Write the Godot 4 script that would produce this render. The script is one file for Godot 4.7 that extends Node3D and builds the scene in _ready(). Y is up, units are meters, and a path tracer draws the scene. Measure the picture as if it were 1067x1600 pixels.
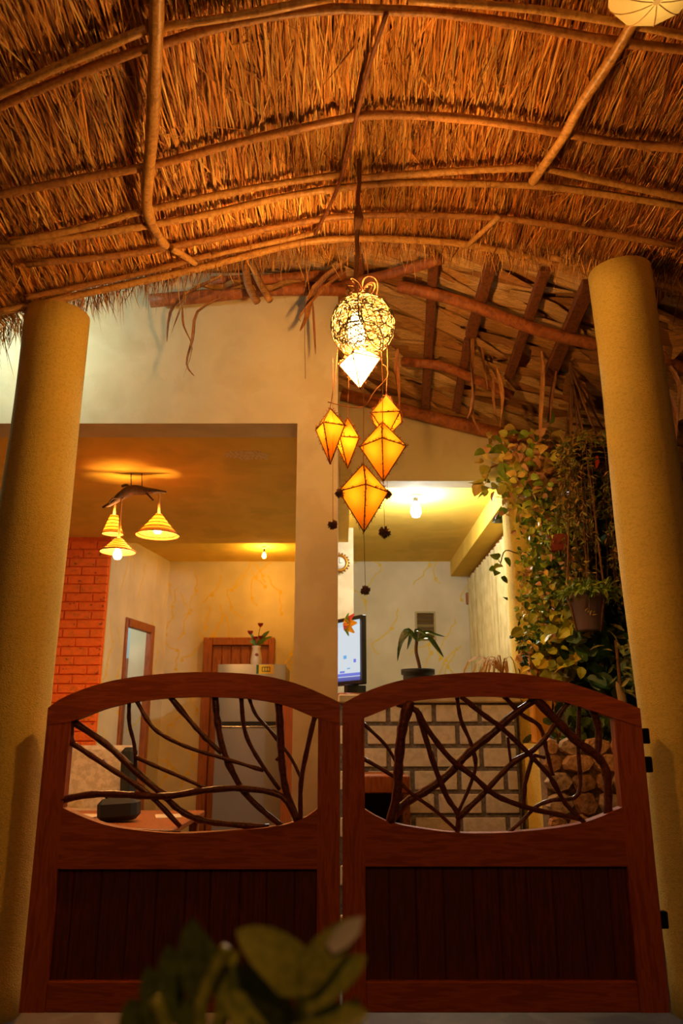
extends Node3D
# A thatched porch at night: double wooden gate, two round pillars, a lit house behind.
# Units metres, y up, camera looks along -z. "d" below is a distance along -z.

const EYE := 1.06
const FOC := 1223.0            # focal length in pixels of the 1067x1600 frame
var cp := 0.0
var sp := 0.0
var rng := RandomNumberGenerator.new()
var used := {}
var M := {}

# ------------------------------------------------------------------ pixels to places
func ray(px: float, py: float) -> Vector3:
	var u := (px - 533.5) / FOC
	var v := (800.0 - py) / FOC
	return Vector3(u, v * cp + sp, -(cp - v * sp))

func P(px: float, py: float, d: float) -> Vector3:        # on the upright plane at distance d
	var r := ray(px, py)
	return Vector3(0, EYE, 0) + r * (d / -r.z)

func Pa(list: Array, d: float) -> Array:
	var o := []
	for p in list:
		o.append(P(p[0], p[1], d))
	return o

func vault_y(x: float) -> float:                          # underside of the thatched vault
	return EYE + 2.345 + 0.085 * x - 0.125 * x * x

func V(px: float, py: float, off := 0.0) -> Vector3:      # on the vault
	var r := ray(px, py)
	var a := 0.125 * r.x * r.x
	var b := r.y - 0.085 * r.x
	var c := -(2.345 + off)
	var t := -c / b
	if a > 1e-6:
		t = (-b + sqrt(b * b - 4.0 * a * c)) / (2.0 * a)
	return Vector3(0, EYE, 0) + r * t

func roof_y(x: float, d: float) -> float:                 # underside of the palm-leaf roof
	var s := -0.27 * (x + 0.4) if x > -0.4 else 0.05 * (x + 0.4)
	return EYE + 2.45 + s + 0.2 * (5.1 - d)

func R(px: float, py: float, off := 0.0) -> Vector3:      # on the palm-leaf roof
	var r := ray(px, py)
	var lo := 1.0
	var hi := 12.0
	for i in 40:
		var t := (lo + hi) / 2.0
		var q := Vector3(0, EYE, 0) + r * t
		if q.y < roof_y(q.x, -q.z) + off:
			lo = t
		else:
			hi = t
	return Vector3(0, EYE, 0) + r * lo

# ------------------------------------------------------------------ mesh building
class MB:
	var st := SurfaceTool.new()
	func _init() -> void:
		st.begin(Mesh.PRIMITIVE_TRIANGLES)
		st.set_smooth_group(-1)
	func smooth(on: bool) -> MB:
		st.set_smooth_group(0 if on else -1)
		return self
	func tri(a: Vector3, b: Vector3, c: Vector3) -> void:
		st.add_vertex(a); st.add_vertex(b); st.add_vertex(c)
	func quad(a: Vector3, b: Vector3, c: Vector3, d: Vector3) -> void:
		tri(a, b, c); tri(a, c, d)
	func out(pts: Array, ref: Vector3) -> void:            # a flat face whose front looks away from ref
		var n: Vector3 = (pts[2] - pts[0]).cross(pts[1] - pts[0])
		if n.dot(pts[0] - ref) < 0.0:
			pts = pts.duplicate()
			pts.reverse()
		for i in range(1, pts.size() - 1):
			tri(pts[0], pts[i], pts[i + 1])
	func box(c: Vector3, s: Vector3, b := Basis.IDENTITY, bev := 0.0) -> MB:
		var h := s / 2.0
		if bev <= 0.0:
			for ax in 3:
				for sg in [-1.0, 1.0]:
					var n := Vector3.ZERO; n[ax] = sg * h[ax]
					var u := Vector3.ZERO; u[(ax + 1) % 3] = h[(ax + 1) % 3]
					var w := Vector3.ZERO; w[(ax + 2) % 3] = h[(ax + 2) % 3]
					out([c + b * (n - u - w), c + b * (n + u - w), c + b * (n + u + w), c + b * (n - u + w)], c)
			return self
		var k := h - Vector3.ONE * bev
		for ax in 3:
			var a1 := (ax + 1) % 3
			var a2 := (ax + 2) % 3
			for sg in [-1.0, 1.0]:
				var q := []
				for e in [[-1, -1], [1, -1], [1, 1], [-1, 1]]:
					var v := Vector3.ZERO
					v[ax] = sg * h[ax]; v[a1] = e[0] * k[a1]; v[a2] = e[1] * k[a2]
					q.append(c + b * v)
				out(q, c)
				for s2 in [-1.0, 1.0]:                      # the bevel between this face and the a1 face
					var q2 := []
					for e in [[0, -1], [0, 1], [1, 1], [1, -1]]:
						var v := Vector3.ZERO
						v[ax] = sg * (h[ax] if e[0] == 0 else k[ax]); v[a1] = s2 * (k[a1] if e[0] == 0 else h[a1]); v[a2] = e[1] * k[a2]
						q2.append(c + b * v)
					out(q2, c)
		for x in [-1.0, 1.0]:
			for y in [-1.0, 1.0]:
				for z in [-1.0, 1.0]:
					out([c + b * Vector3(x * h.x, y * k.y, z * k.z), c + b * Vector3(x * k.x, y * h.y, z * k.z), c + b * Vector3(x * k.x, y * k.y, z * h.z)], c)
		return self
	func ab(a: Vector3, b: Vector3, bev := 0.0) -> MB:      # box between two corners
		return box((a + b) / 2.0, (b - a).abs(), Basis.IDENTITY, bev)
	func tube(pts: Array, rad, seg := 8, caps := true) -> MB:
		var rings := []
		var n := pts.size()
		var prev := Vector3.ZERO
		for i in n:
			var t: Vector3 = (pts[mini(i + 1, n - 1)] - pts[maxi(i - 1, 0)]).normalized()
			var side := prev
			if i == 0:
				side = t.cross(Vector3.UP if absf(t.y) < 0.9 else Vector3.RIGHT)
			side = (side - t * side.dot(t)).normalized()
			prev = side
			var up := t.cross(side)
			var r: float = rad if rad is float else rad[i]
			var ring := []
			for k in seg:
				var a := TAU * k / seg
				ring.append(pts[i] + (side * cos(a) + up * sin(a)) * r)
			rings.append(ring)
		for i in n - 1:
			for k in seg:
				var k2 := (k + 1) % seg
				quad(rings[i][k], rings[i + 1][k], rings[i + 1][k2], rings[i][k2])
		if caps:
			for k in range(1, seg - 1):
				tri(rings[0][0], rings[0][k], rings[0][k + 1])
				tri(rings[n - 1][0], rings[n - 1][k + 1], rings[n - 1][k])
		return self
	func lathe(prof: Array, at: Vector3, seg := 24, b := Basis.IDENTITY) -> MB:   # prof: [r, y] upwards
		for i in prof.size() - 1:
			for k in seg:
				var a := TAU * k / seg
				var a2 := TAU * (k + 1) / seg
				var p: Array = prof[i]
				var q: Array = prof[i + 1]
				var v0 := at + b * Vector3(p[0] * cos(a), p[1], p[0] * sin(a))
				var v1 := at + b * Vector3(q[0] * cos(a), q[1], q[0] * sin(a))
				var v2 := at + b * Vector3(q[0] * cos(a2), q[1], q[0] * sin(a2))
				var v3 := at + b * Vector3(p[0] * cos(a2), p[1], p[0] * sin(a2))
				if p[0] > 1e-6: tri(v0, v2, v3)
				if q[0] > 1e-6: tri(v0, v1, v2)
		return self
	func band(up: Array, low: Array, z0: float, z1: float) -> MB:    # a curved board between two edge lines (Vector2), from z0 (front) to z1 (back)
		var n := up.size()
		for i in n - 1:
			var a: Vector2 = up[i]
			var b: Vector2 = up[i + 1]
			var c: Vector2 = low[i + 1]
			var d: Vector2 = low[i]
			var m := Vector3((a.x + c.x) / 2, (a.y + c.y) / 2, (z0 + z1) / 2)
			out([Vector3(a.x, a.y, z0), Vector3(b.x, b.y, z0), Vector3(c.x, c.y, z0), Vector3(d.x, d.y, z0)], m)
			out([Vector3(a.x, a.y, z1), Vector3(b.x, b.y, z1), Vector3(c.x, c.y, z1), Vector3(d.x, d.y, z1)], m)
			out([Vector3(a.x, a.y, z0), Vector3(b.x, b.y, z0), Vector3(b.x, b.y, z1), Vector3(a.x, a.y, z1)], m)
			out([Vector3(d.x, d.y, z0), Vector3(c.x, c.y, z0), Vector3(c.x, c.y, z1), Vector3(d.x, d.y, z1)], m)
		for i in [0, n - 1]:
			var a: Vector2 = up[i]
			var d: Vector2 = low[i]
			var o: Vector2 = up[1] if i == 0 else up[n - 2]
			out([Vector3(a.x, a.y, z0), Vector3(d.x, d.y, z0), Vector3(d.x, d.y, z1), Vector3(a.x, a.y, z1)], Vector3(o.x, o.y, (z0 + z1) / 2))
		return self
	func blade(pts: Array, wid: Array, nrm: Vector3, fold := 0.25, thick := 0.0012) -> MB:   # a leaf along a line, folded at the rib, with a thickness
		var n := pts.size()
		for side in [0, 1]:
			var off := nrm.normalized() * (thick if side == 0 else 0.0)
			for i in n - 1:
				var q := []
				for j in [i, i + 1]:
					var t: Vector3 = (pts[mini(j + 1, n - 1)] - pts[maxi(j - 1, 0)]).normalized()
					var s := t.cross(nrm).normalized()
					var up := s.cross(t).normalized()
					var w: float = wid[j]
					q.append([pts[j] - s * w + up * w * fold + off, pts[j] + off, pts[j] + s * w + up * w * fold + off])
				if side == 0:
					quad(q[0][0], q[0][1], q[1][1], q[1][0]); quad(q[0][1], q[0][2], q[1][2], q[1][1])
				else:
					quad(q[1][0], q[1][1], q[0][1], q[0][0]); quad(q[1][1], q[1][2], q[0][2], q[0][1])
		return self
	func ribbon(pts: Array, wid: Array, nrm: Vector3, twist: float) -> MB:    # a curled dry strip
		var n := pts.size()
		var rows := []
		for j in n:
			var t: Vector3 = (pts[mini(j + 1, n - 1)] - pts[maxi(j - 1, 0)]).normalized()
			var m := nrm.rotated(t, twist * j / (n - 1.0))
			var s := t.cross(m).normalized()
			var w: float = wid[j]
			var u := s.cross(t).normalized() * w * .55
			rows.append([pts[j] - s * w + u, pts[j], pts[j] + s * w + u])
		for i in n - 1:
			for k in 2:
				quad(rows[i][k], rows[i][k + 1], rows[i + 1][k + 1], rows[i + 1][k])
				var o := nrm * .0012
				quad(rows[i + 1][k] - o, rows[i + 1][k + 1] - o, rows[i][k + 1] - o, rows[i][k] - o)
		return self
	func done() -> ArrayMesh:
		st.index()
		st.generate_normals()
		return st.commit()

func curve(pts: Array, n: int) -> Array:                  # Catmull-Rom through the points, n pieces between two
	var o := []
	for i in pts.size() - 1:
		var a = pts[maxi(i - 1, 0)]
		var d = pts[mini(i + 2, pts.size() - 1)]
		for k in n:
			o.append(pts[i].cubic_interpolate(pts[i + 1], a, d, float(k) / n))
	o.append(pts[-1])
	return o

# ------------------------------------------------------------------ nodes
func numbered(n: String) -> String:
	used[n] = used.get(n, -1) + 1
	return n if used[n] == 0 else "%s_%03d" % [n, used[n]]

func tag(o: Node, label := "", category := "", group := "", kind := "") -> Node:
	if label: o.set_meta("label", label)
	if category: o.set_meta("category", category)
	if group: o.set_meta("group", group)
	if kind: o.set_meta("kind", kind)
	return o

func thing(called: String, at: Vector3, label: String, category: String, group := "") -> Node3D:
	var o := Node3D.new()
	o.name = numbered(called)
	add_child(o)
	o.position = at
	tag(o, label, category, group)
	return o

# a mesh node; mb holds world coordinates, taken back to the parent's origin
func obj(called: String, mb, m: Material, parent: Node = self, origin := Vector3.INF) -> MeshInstance3D:
	var o := MeshInstance3D.new()
	o.mesh = mb.done() if mb is MB else mb
	o.material_override = m
	o.cast_shadow = GeometryInstance3D.SHADOW_CASTING_SETTING_ON
	if parent == self:
		o.name = numbered(called)
		add_child(o)
	else:
		o.name = called
		parent.add_child(o, true)
		var p: Node = parent
		var off := Vector3.ZERO
		while p != self and p is Node3D:
			off += p.position
			p = p.get_parent()
		o.position = -off if origin == Vector3.INF else origin - off
	return o

func struct(called: String, mb, m: Material, label := "", category := "") -> MeshInstance3D:
	var o := obj(called, mb, m)
	tag(o, label, category, "", "structure")
	return o

func many(called: String, mesh: Mesh, m: Material, xf: Array, col: Array, parent: Node) -> MultiMeshInstance3D:
	var mm := MultiMesh.new()
	mm.transform_format = MultiMesh.TRANSFORM_3D
	mm.use_colors = col.size() > 0
	mm.mesh = mesh
	mm.instance_count = xf.size()
	for i in xf.size():
		mm.set_instance_transform(i, xf[i])
		if col.size(): mm.set_instance_color(i, col[i])
	var o := MultiMeshInstance3D.new()
	o.multimesh = mm
	o.material_override = m
	o.name = called
	parent.add_child(o, true)
	o.position = -parent.position if parent != self else Vector3.ZERO
	o.set_meta("kind", "stuff")
	return o

func omni(at: Vector3, col: Color, e: float, size: float, called: String, parent: Node = self) -> void:
	var l := OmniLight3D.new()
	l.name = called
	l.light_color = col
	l.light_energy = e
	l.light_size = size
	l.omni_range = 30.0
	l.omni_attenuation = 2.0
	l.shadow_enabled = true
	parent.add_child(l, true)
	l.position = at - (parent.position if parent != self else Vector3.ZERO)

# ------------------------------------------------------------------ materials
func noise_tex(sd: int, freq: float, cols: Array, pts: Array, kind := FastNoiseLite.TYPE_SIMPLEX_SMOOTH, oct := 4, size := 512, warp := 0.0) -> NoiseTexture2D:
	var n := FastNoiseLite.new()
	n.seed = sd
	n.noise_type = kind
	n.frequency = freq
	n.fractal_octaves = oct
	if warp > 0.0:
		n.domain_warp_enabled = true
		n.domain_warp_amplitude = warp
		n.domain_warp_frequency = freq * 0.7
	var t := NoiseTexture2D.new()
	t.width = size; t.height = size
	t.seamless = true
	t.generate_mipmaps = false
	t.noise = n
	if cols.size():
		var g := Gradient.new()
		g.offsets = PackedFloat32Array(pts)
		g.colors = PackedColorArray(cols)
		t.color_ramp = g
	return t

func mat(c: Color, rough := 0.8, metal := 0.0) -> StandardMaterial3D:
	var m := StandardMaterial3D.new()
	m.albedo_color = c
	m.roughness = rough
	m.metallic = metal
	return m

# a surface with a grain: two to three tones by noise, laid from three sides, with a fine relief
func grain(sd: int, cols: Array, pts: Array, freq: float, scale: Vector3, rough: float, relief := 0.0, warp := 0.0) -> StandardMaterial3D:
	var m := mat(Color.WHITE, rough)
	m.albedo_texture = noise_tex(sd, freq, cols, pts, FastNoiseLite.TYPE_SIMPLEX_SMOOTH, 5, 512, warp)
	m.uv1_triplanar = true
	m.uv1_world_triplanar = true
	m.uv1_scale = scale
	if relief > 0.0:
		m.heightmap_enabled = true
		m.heightmap_scale = relief
		m.heightmap_texture = noise_tex(sd + 7, freq * 2.5, [], [])
	return m

func lit(c: Color, glow: Color, e: float) -> StandardMaterial3D:
	var m := mat(c, 0.5)
	m.emission_enabled = true
	m.emission = glow
	m.emission_energy_multiplier = e
	return m

func vcol(rough := 0.8, back := Color.BLACK) -> StandardMaterial3D:
	var m := mat(Color.WHITE, rough)
	m.vertex_color_use_as_albedo = true
	if back != Color.BLACK:
		m.backlight_enabled = true
		m.backlight = back
	return m

func make_materials() -> void:
	M.wood_v = grain(11, [Color(.68, .32, .10), Color(.80, .40, .14), Color(.74, .36, .12)], [.3, .5, .7], .012, Vector3(5, .55, 5), .42, .05, 30)
	M.wood_h = grain(12, [Color(.68, .32, .10), Color(.80, .40, .14), Color(.74, .36, .12)], [.3, .5, .7], .012, Vector3(.55, 5, 5), .42, .05, 30)
	M.slat = []
	for i in 3:
		M.slat.append(grain(20 + i, [Color(.36, .16, .07), Color(.44 + .03 * i, .20, .085), Color(.40, .18, .075)], [.3, .5, .7], .012, Vector3(6, .5, 6), .5, .05, 30))
	M.branch = grain(31, [Color(.34, .17, .10), Color(.52, .28, .17), Color(.43, .22, .13)], [.3, .5, .75], .02, Vector3(4, 4, 4), .3, .12)
	M.plaster = grain(41, [Color(.82, .75, .56), Color(.86, .80, .62), Color(.845, .78, .59)], [.2, .5, .8], .006, Vector3(.6, .6, .6), .9, .25, 60)
	M.pillar = grain(43, [Color(.83, .71, .30), Color(.91, .79, .36), Color(.87, .75, .33)], [.3, .5, .7], .03, Vector3(3.2, 3.2, 3.2), .92, .22)
	M.ceil = grain(45, [Color(.87, .72, .25), Color(.93, .77, .28), Color(.90, .745, .265)], [.2, .5, .8], .006, Vector3(.5, .5, .5), .9, .1, 80)
	M.cream = grain(46, [Color(.80, .73, .57), Color(.86, .80, .65)], [.35, .65], .01, Vector3(.7, .7, .7), .9, .1)
	M.bamboo = grain(51, [Color(.66, .46, .20), Color(.84, .64, .32), Color(.76, .55, .26)], [.3, .5, .7], .015, Vector3(3, 3, 3), .45, .08)
	M.bamboo2 = grain(52, [Color(.56, .36, .15), Color(.74, .52, .24), Color(.66, .44, .19)], [.3, .5, .7], .015, Vector3(3, 3, 3), .5, .08)
	M.log = grain(53, [Color(.52, .28, .12), Color(.72, .42, .19), Color(.62, .35, .15)], [.3, .5, .7], .015, Vector3(2, 2, 2), .6, .15)
	M.rafter = grain(54, [Color(.40, .22, .10), Color(.54, .31, .14), Color(.47, .26, .12)], [.3, .5, .7], .015, Vector3(3, 3, 3), .7, .1)
	M.thatch_back = grain(55, [Color(.50, .30, .11), Color(.74, .50, .20), Color(.62, .40, .15)], [.3, .5, .7], .02, Vector3(9, 9, .8), .95, .5)
	M.floor = grain(57, [Color(.30, .26, .22), Color(.40, .36, .31), Color(.35, .31, .26)], [.3, .5, .7], .008, Vector3(.6, .6, .6), .55, .1)
	M.inner_floor = grain(58, [Color(.34, .22, .12), Color(.44, .30, .17), Color(.39, .26, .14)], [.3, .5, .7], .008, Vector3(.6, .6, .6), .25, .02)
	M.steel = mat(Color(.68, .67, .65), .3, .7)
	M.chrome = mat(Color(.85, .84, .8), .2, .9)
	M.steel_side = mat(Color(.64, .63, .60), .35, .7)
	M.black = mat(Color(.03, .03, .03), .4)
	M.dark = mat(Color(.07, .06, .055), .6)
	M.rope = grain(59, [Color(.44, .28, .13), Color(.60, .41, .21)], [.35, .65], .03, Vector3(12, 12, 12), .9, .2)
	M.vine = mat(Color(.36, .29, .10), .7)
	M.doorwood = grain(61, [Color(.54, .28, .10), Color(.66, .37, .14), Color(.60, .32, .12)], [.3, .5, .7], .012, Vector3(5, .6, 5), .5, .05, 30)
	M.white_block = grain(63, [Color(.86, .83, .75), Color(.92, .89, .82)], [.35, .65], .02, Vector3(1.5, 1.5, 1.5), .85, .2)
	M.mortar = grain(64, [Color(.44, .42, .42), Color(.52, .50, .50)], [.35, .65], .03, Vector3(2, 2, 2), .95, .2)
	M.brick = []
	for i in 3:
		M.brick.append(grain(70 + i, [Color(.42, .22, .12), Color(.93 - .03 * i, .42 + .015 * i, .11), Color(.97, .46, .13)], [.10, .18, .7], .014, Vector3(1.7, 2.4, 1.7), .8, .25))
	M.brick_joint = grain(74, [Color(.88, .38, .11), Color(.93, .43, .13)], [.3, .7], .02, Vector3(2, 2, 2), .95, .2)
	M.stone = []
	for c in [Color(.70, .50, .28), Color(.78, .59, .36), Color(.60, .42, .24), Color(.72, .61, .46)]:
		M.stone.append(grain(80 + M.stone.size(), [c.darkened(.18), c, c.lightened(.15)], [.25, .5, .75], .02, Vector3(2, 2, 2), .75, .4))
	M.stone_joint = grain(86, [Color(.46, .36, .25), Color(.56, .45, .32)], [.3, .7], .03, Vector3(3, 3, 3), .95, .3)
	M.soil = grain(87, [Color(.07, .045, .03), Color(.15, .10, .065)], [.3, .7], .04, Vector3(4, 4, 4), 1.0, .6)
	M.leaf = vcol(.45, Color(.35, .45, .12))
	M.straw = vcol(.75)
	M.palm = []
	for c in [Color(.84, .62, .32), Color(.78, .55, .26), Color(.88, .70, .42), Color(.70, .47, .21)]:
		M.palm.append(grain(90 + M.palm.size(), [c.darkened(.3), c, c.lightened(.12)], [.3, .5, .72], .015, Vector3(1.3, 26, 26), .7, .05))
	M.strip = []
	for c in [Color(.80, .56, .27), Color(.70, .46, .21), Color(.62, .38, .16)]:
		M.strip.append(grain(95 + M.strip.size(), [c.darkened(.25), c, c.lightened(.1)], [.3, .5, .72], .015, Vector3(22, 2, 22), .7, .05))
	M.darkwood = grain(98, [Color(.16, .09, .045), Color(.28, .17, .09)], [.3, .7], .02, Vector3(4, 4, 4), .8, .3)
	M.cloth_o = mat(Color(.98, .66, .20), .85)
	M.cloth_o.backlight_enabled = true
	M.cloth_o.backlight = Color(1.0, .74, .20)
	M.cloth_w = mat(Color(1.0, .93, .70), .85)
	M.cloth_w.backlight_enabled = true
	M.cloth_w.backlight = Color(1.0, .95, .8)
	M.rib = mat(Color(.30, .13, .06), .8)
	M.fringe = mat(Color(.74, .52, .32), .9)
	M.pom = grain(99, [Color(.58, .42, .36), Color(.76, .60, .54)], [.3, .7], .05, Vector3(10, 10, 10), 1.0, .5)
	M.curtain = grain(101, [Color(.78, .70, .46), Color(.86, .79, .56)], [.35, .65], .02, Vector3(2, .5, 2), .95, .05)
	M.curtain.backlight_enabled = true
	M.curtain.backlight = Color(.3, .28, .2)

const WARM := Color(1.0, .72, .40)
const WHITE_WARM := Color(1.0, .90, .66)

# ==================================================================
func _ready() -> void:
	var pitch := atan2(340.0, FOC)
	cp = cos(pitch); sp = sin(pitch)
	rng.seed = 4711
	# --- camera
	var cam := Camera3D.new()
	cam.name = "camera"
	var at := CameraAttributesPhysical.new()
	at.frustum_focal_length = 17.5 * FOC / 800.0
	at.frustum_focus_distance = 3.7
	at.exposure_aperture = 2.9
	cam.attributes = at
	add_child(cam)
	cam.position = Vector3(0, EYE, 0)
	cam.rotation = Vector3(pitch, 0, 0)
	cam.fov = rad_to_deg(2.0 * atan(800.0 / FOC))
	cam.near = 0.05
	cam.far = 100.0
	cam.current = true
	# --- night sky, exposure
	var env := Environment.new()
	env.background_mode = Environment.BG_COLOR
	env.background_color = Color(.05, .06, .09)
	env.tonemap_mode = Environment.TONE_MAPPER_LINEAR
	env.tonemap_exposure = 1.0
	env.sdfgi_enabled = true
	env.ssao_enabled = true
	env.ssil_enabled = true
	var we := WorldEnvironment.new()
	we.name = "world_environment"
	we.environment = env
	add_child(we)
	make_materials()
	# --- the place
	build_shell()
	build_pillars()
	build_canopy()
	build_palm_roof()
	build_gates()
	build_pendant()
	build_house_lamps()
	build_left_room()
	build_right_room()
	build_garden()
	build_foreground()

# ------------------------------------------------------------------ shell
const D_FAC := 4.11      # front face of the plastered wall over the wide opening
const C_NEAR := 2.72     # ceiling of the sitting room
const C_FAR := 2.79
const D_BACK := 8.2
const D_GAB := 5.17

func paint_wall(sd: int, w: int, h: int, lines: int) -> StandardMaterial3D:      # cream wall with golden crack lines painted on
	var im := Image.create(w, h, false, Image.FORMAT_RGB8)
	var n := FastNoiseLite.new()
	n.seed = sd; n.frequency = .008; n.fractal_octaves = 4
	for y in h:
		for x in w:
			var k := n.get_noise_2d(x, y) * .06
			im.set_pixel(x, y, Color(.83 + k, .77 + k, .62 + k))
	var r := RandomNumberGenerator.new()
	r.seed = sd
	for i in lines:
		var p := Vector2(r.randf() * w, r.randf() * h * .75)
		var a := PI / 2 + r.randf_range(-.9, .9)
		var len := r.randi_range(60, 190)
		var a0 := a
		for s in len:
			if s % 14 == 0: a = a0 + r.randf_range(-.55, .55)
			if s % 60 == 59: a0 = PI / 2 + r.randf_range(-1.1, 1.1)
			p += Vector2(cos(a), sin(a))
			var wd := 2 if r.randf() < .7 else 3
			if s % 60 > 54 and r.randf() < .25: wd = 8
			var c := Color(.90, .74, .18).lerp(Color(.84, .72, .40), r.randf() * .7)
			im.fill_rect(Rect2i(int(p.x), int(p.y), wd, wd), c)
	var m := mat(Color.WHITE, .9)
	m.albedo_texture = ImageTexture.create_from_image(im)
	return m

func uv_wall(a: Vector3, b: Vector3, y0: float, y1: float, thick: Vector3) -> ArrayMesh:   # upright wall from a to b, texture 3 m wide and 1.5 m high
	var st := SurfaceTool.new()
	st.begin(Mesh.PRIMITIVE_TRIANGLES)
	st.set_smooth_group(-1)
	var l := a.distance_to(b)
	var f := [Vector3(a.x, y0, a.z), Vector3(a.x, y1, a.z), Vector3(b.x, y1, b.z), Vector3(b.x, y0, b.z)]
	var uv := [Vector2(0, -y0), Vector2(0, -y1), Vector2(l, -y1), Vector2(l, -y0)]
	for k in [0, 1, 2, 0, 2, 3]:
		st.set_uv(Vector2(uv[k].x / 4.0, uv[k].y / 3.0)); st.add_vertex(f[k])
	var g := []
	for v in f: g.append(v + thick)
	for q in [[g[3], g[2], g[1], g[0]], [f[1], g[1], g[2], f[2]], [f[0], f[3], g[3], g[0]], [f[0], g[0], g[1], f[1]], [f[3], f[2], g[2], g[3]]]:
		for k in [0, 1, 2, 0, 2, 3]:
			st.set_uv(Vector2(.5, .5)); st.add_vertex(q[k])
	st.generate_normals()
	return st.commit()

func build_shell() -> void:
	struct("floor", MB.new().ab(Vector3(-5, -.12, 1.5), Vector3(5, 0, -10.5)), M.floor, "grey concrete floor under the wooden gate", "floor")
	struct("floor_inner", MB.new().ab(Vector3(-3.3, 0, -4.2), Vector3(1.4, .03, -8.2)), M.inner_floor, "glossy brown tiled floor inside the house", "floor")
	# facade over the wide opening, and its corner post
	var f := MB.new()
	f.ab(Vector3(-3.4, C_NEAR, -D_FAC), Vector3(-.02, EYE + 2.62, -D_FAC - .22))
	f.ab(Vector3(-.248, .03, -D_FAC), Vector3(-.02, C_NEAR, -D_FAC - .22))
	struct("wall_front", f, M.plaster, "cream plastered wall and square post framing the wide sitting room opening", "wall")
	struct("wall_corner", MB.new().ab(Vector3(-.2, C_NEAR - .04, -D_FAC - .22), Vector3(-.02, EYE + 2.45, -D_GAB)), M.plaster, "plastered return wall above the beam beside the corner post", "wall")
	# gable over the kitchen opening: its top follows the palm roof
	var g := MB.new()
	var x0 := -.02
	var x1 := 1.42
	g.band([Vector2(x0, roof_y(x0, D_GAB) - .0), Vector2(x1, roof_y(x1, D_GAB) - .0)], [Vector2(x0, C_NEAR), Vector2(x1, C_NEAR)], -D_GAB, -D_GAB - .16)
	struct("wall_gable", g, M.plaster, "plastered gable wall under the palm roof over the kitchen opening", "wall")
	# ceilings
	var c := MB.new().ab(Vector3(-3.4, C_NEAR, -D_FAC - .22), Vector3(-.1, C_NEAR + .12, -7.05))
	struct("ceiling", c, M.ceil, "brown plaster ceiling over the sitting room", "ceiling")
	# a flaked pale patch in the ceiling paint
	var pr := ray(388, 711)
	var pcn := Vector3(0, EYE, 0) + pr * ((C_NEAR - EYE) / pr.y)
	var rim := []
	for k in 26:
		var a := TAU * k / 26
		var w := rng.randf_range(.72, 1.08)
		rim.append(pcn + Vector3(cos(a) * .17 * w, -.0015, sin(a) * .09 * w))
	var flake := MB.new()
	for k in 26: flake.out([pcn + Vector3(0, -.0015, 0), rim[k], rim[(k + 1) % 26]], pcn + Vector3(0, .1, 0))
	obj("flaked_patch", flake, grain(47, [Color(.84, .68, .26), Color(.88, .78, .52), Color(.90, .82, .62)], [.42, .5, .62], .05, Vector3(2, 2, 2), .95), get_node("ceiling"))
	struct("ceiling_hall", MB.new().ab(Vector3(-3.4, C_FAR, -7.05), Vector3(-.1, C_FAR + .1, -D_BACK)), M.ceil, "ochre ceiling over the hallway by the fridge", "ceiling")
	struct("ceiling_kitchen", MB.new().ab(Vector3(-.1, C_FAR, -D_GAB - .16), Vector3(1.5, C_FAR + .12, -D_BACK)), M.ceil, "yellowish ceiling with the bare white bulb over the kitchen", "ceiling")
	struct("beam_1", MB.new().ab(Vector3(-.22, C_NEAR - .06, -D_FAC - .22), Vector3(.06, C_FAR, -6.75)), M.ceil, "narrow brown ceiling beam running back from the corner post", "beam")
	struct("beam_2", MB.new().ab(Vector3(1.16, C_FAR - .16, -D_GAB - .16), Vector3(1.42, C_FAR, -D_BACK)), M.ceil, "plastered ceiling beam over the curtains", "beam")
	# walls of the rooms
	var back_m := paint_wall(5, 1024, 768, 110)
	struct("wall_back", uv_wall(Vector3(-2.2, 0, -D_BACK), Vector3(1.5, 0, -D_BACK), .03, C_FAR, Vector3(0, 0, -.15)), back_m, "cream back wall painted with golden crack lines", "wall")
	var s0 := Vector3(-2.06, 0, -6.8)
	var s1 := Vector3(-1.83, 0, -D_BACK)
	var dir := (s1 - s0)
	var dl := func(t: float) -> Vector3: return s0 + dir * t
	var side_m := paint_wall(9, 1024, 768, 80)
	# the side wall has a doorway between t = .36 and t = .74
	var sw := struct("wall_side", uv_wall(dl.call(0.03), dl.call(.3), .03, C_FAR, Vector3(-.03, 0, 0)), side_m, "cream side wall with golden cracks and an open doorway", "wall")
	obj("wall_panel", uv_wall(dl.call(.76), dl.call(1.0), .03, C_FAR, Vector3(-.03, 0, 0)), side_m, sw)
	obj("wall_panel", uv_wall(dl.call(.3), dl.call(.76), 2.06, C_FAR, Vector3(-.03, 0, 0)), side_m, sw)
	# brick wall
	var bw := struct("wall_brick", MB.new().ab(Vector3(-3.4, .03, -6.815), Vector3(-2.06, C_NEAR, -7.0)), M.brick_joint, "orange red painted brick wall behind the white sofa", "wall")
	var bl := .235
	var bh := .078
	var proto := []
	for i in 3:
		proto.append(MB.new().box(Vector3.ZERO, Vector3(bl - .009, bh - .009, .03), Basis.IDENTITY, .004).done())
	var row := 0
	var y := .03 + bh / 2
	while y < C_NEAR:
		var x := -2.06 - bl / 2 - (bl / 2 if row % 2 else 0.0)
		if row % 2:
			var hb := obj("brick", MB.new().box(Vector3.ZERO, Vector3(bl / 2 - .009, bh - .009, .03), Basis.IDENTITY, .004), M.brick[row % 3], bw, Vector3(-2.06 - bl / 4, y, -6.812))
			hb.name = "brick"
		for k in 4:
			obj("brick", proto[rng.randi() % 3], M.brick[rng.randi() % 3], bw, Vector3(x - k * bl, y, -6.812 + rng.randf_range(-.002, .003)))
		y += bh
		row += 1
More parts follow.
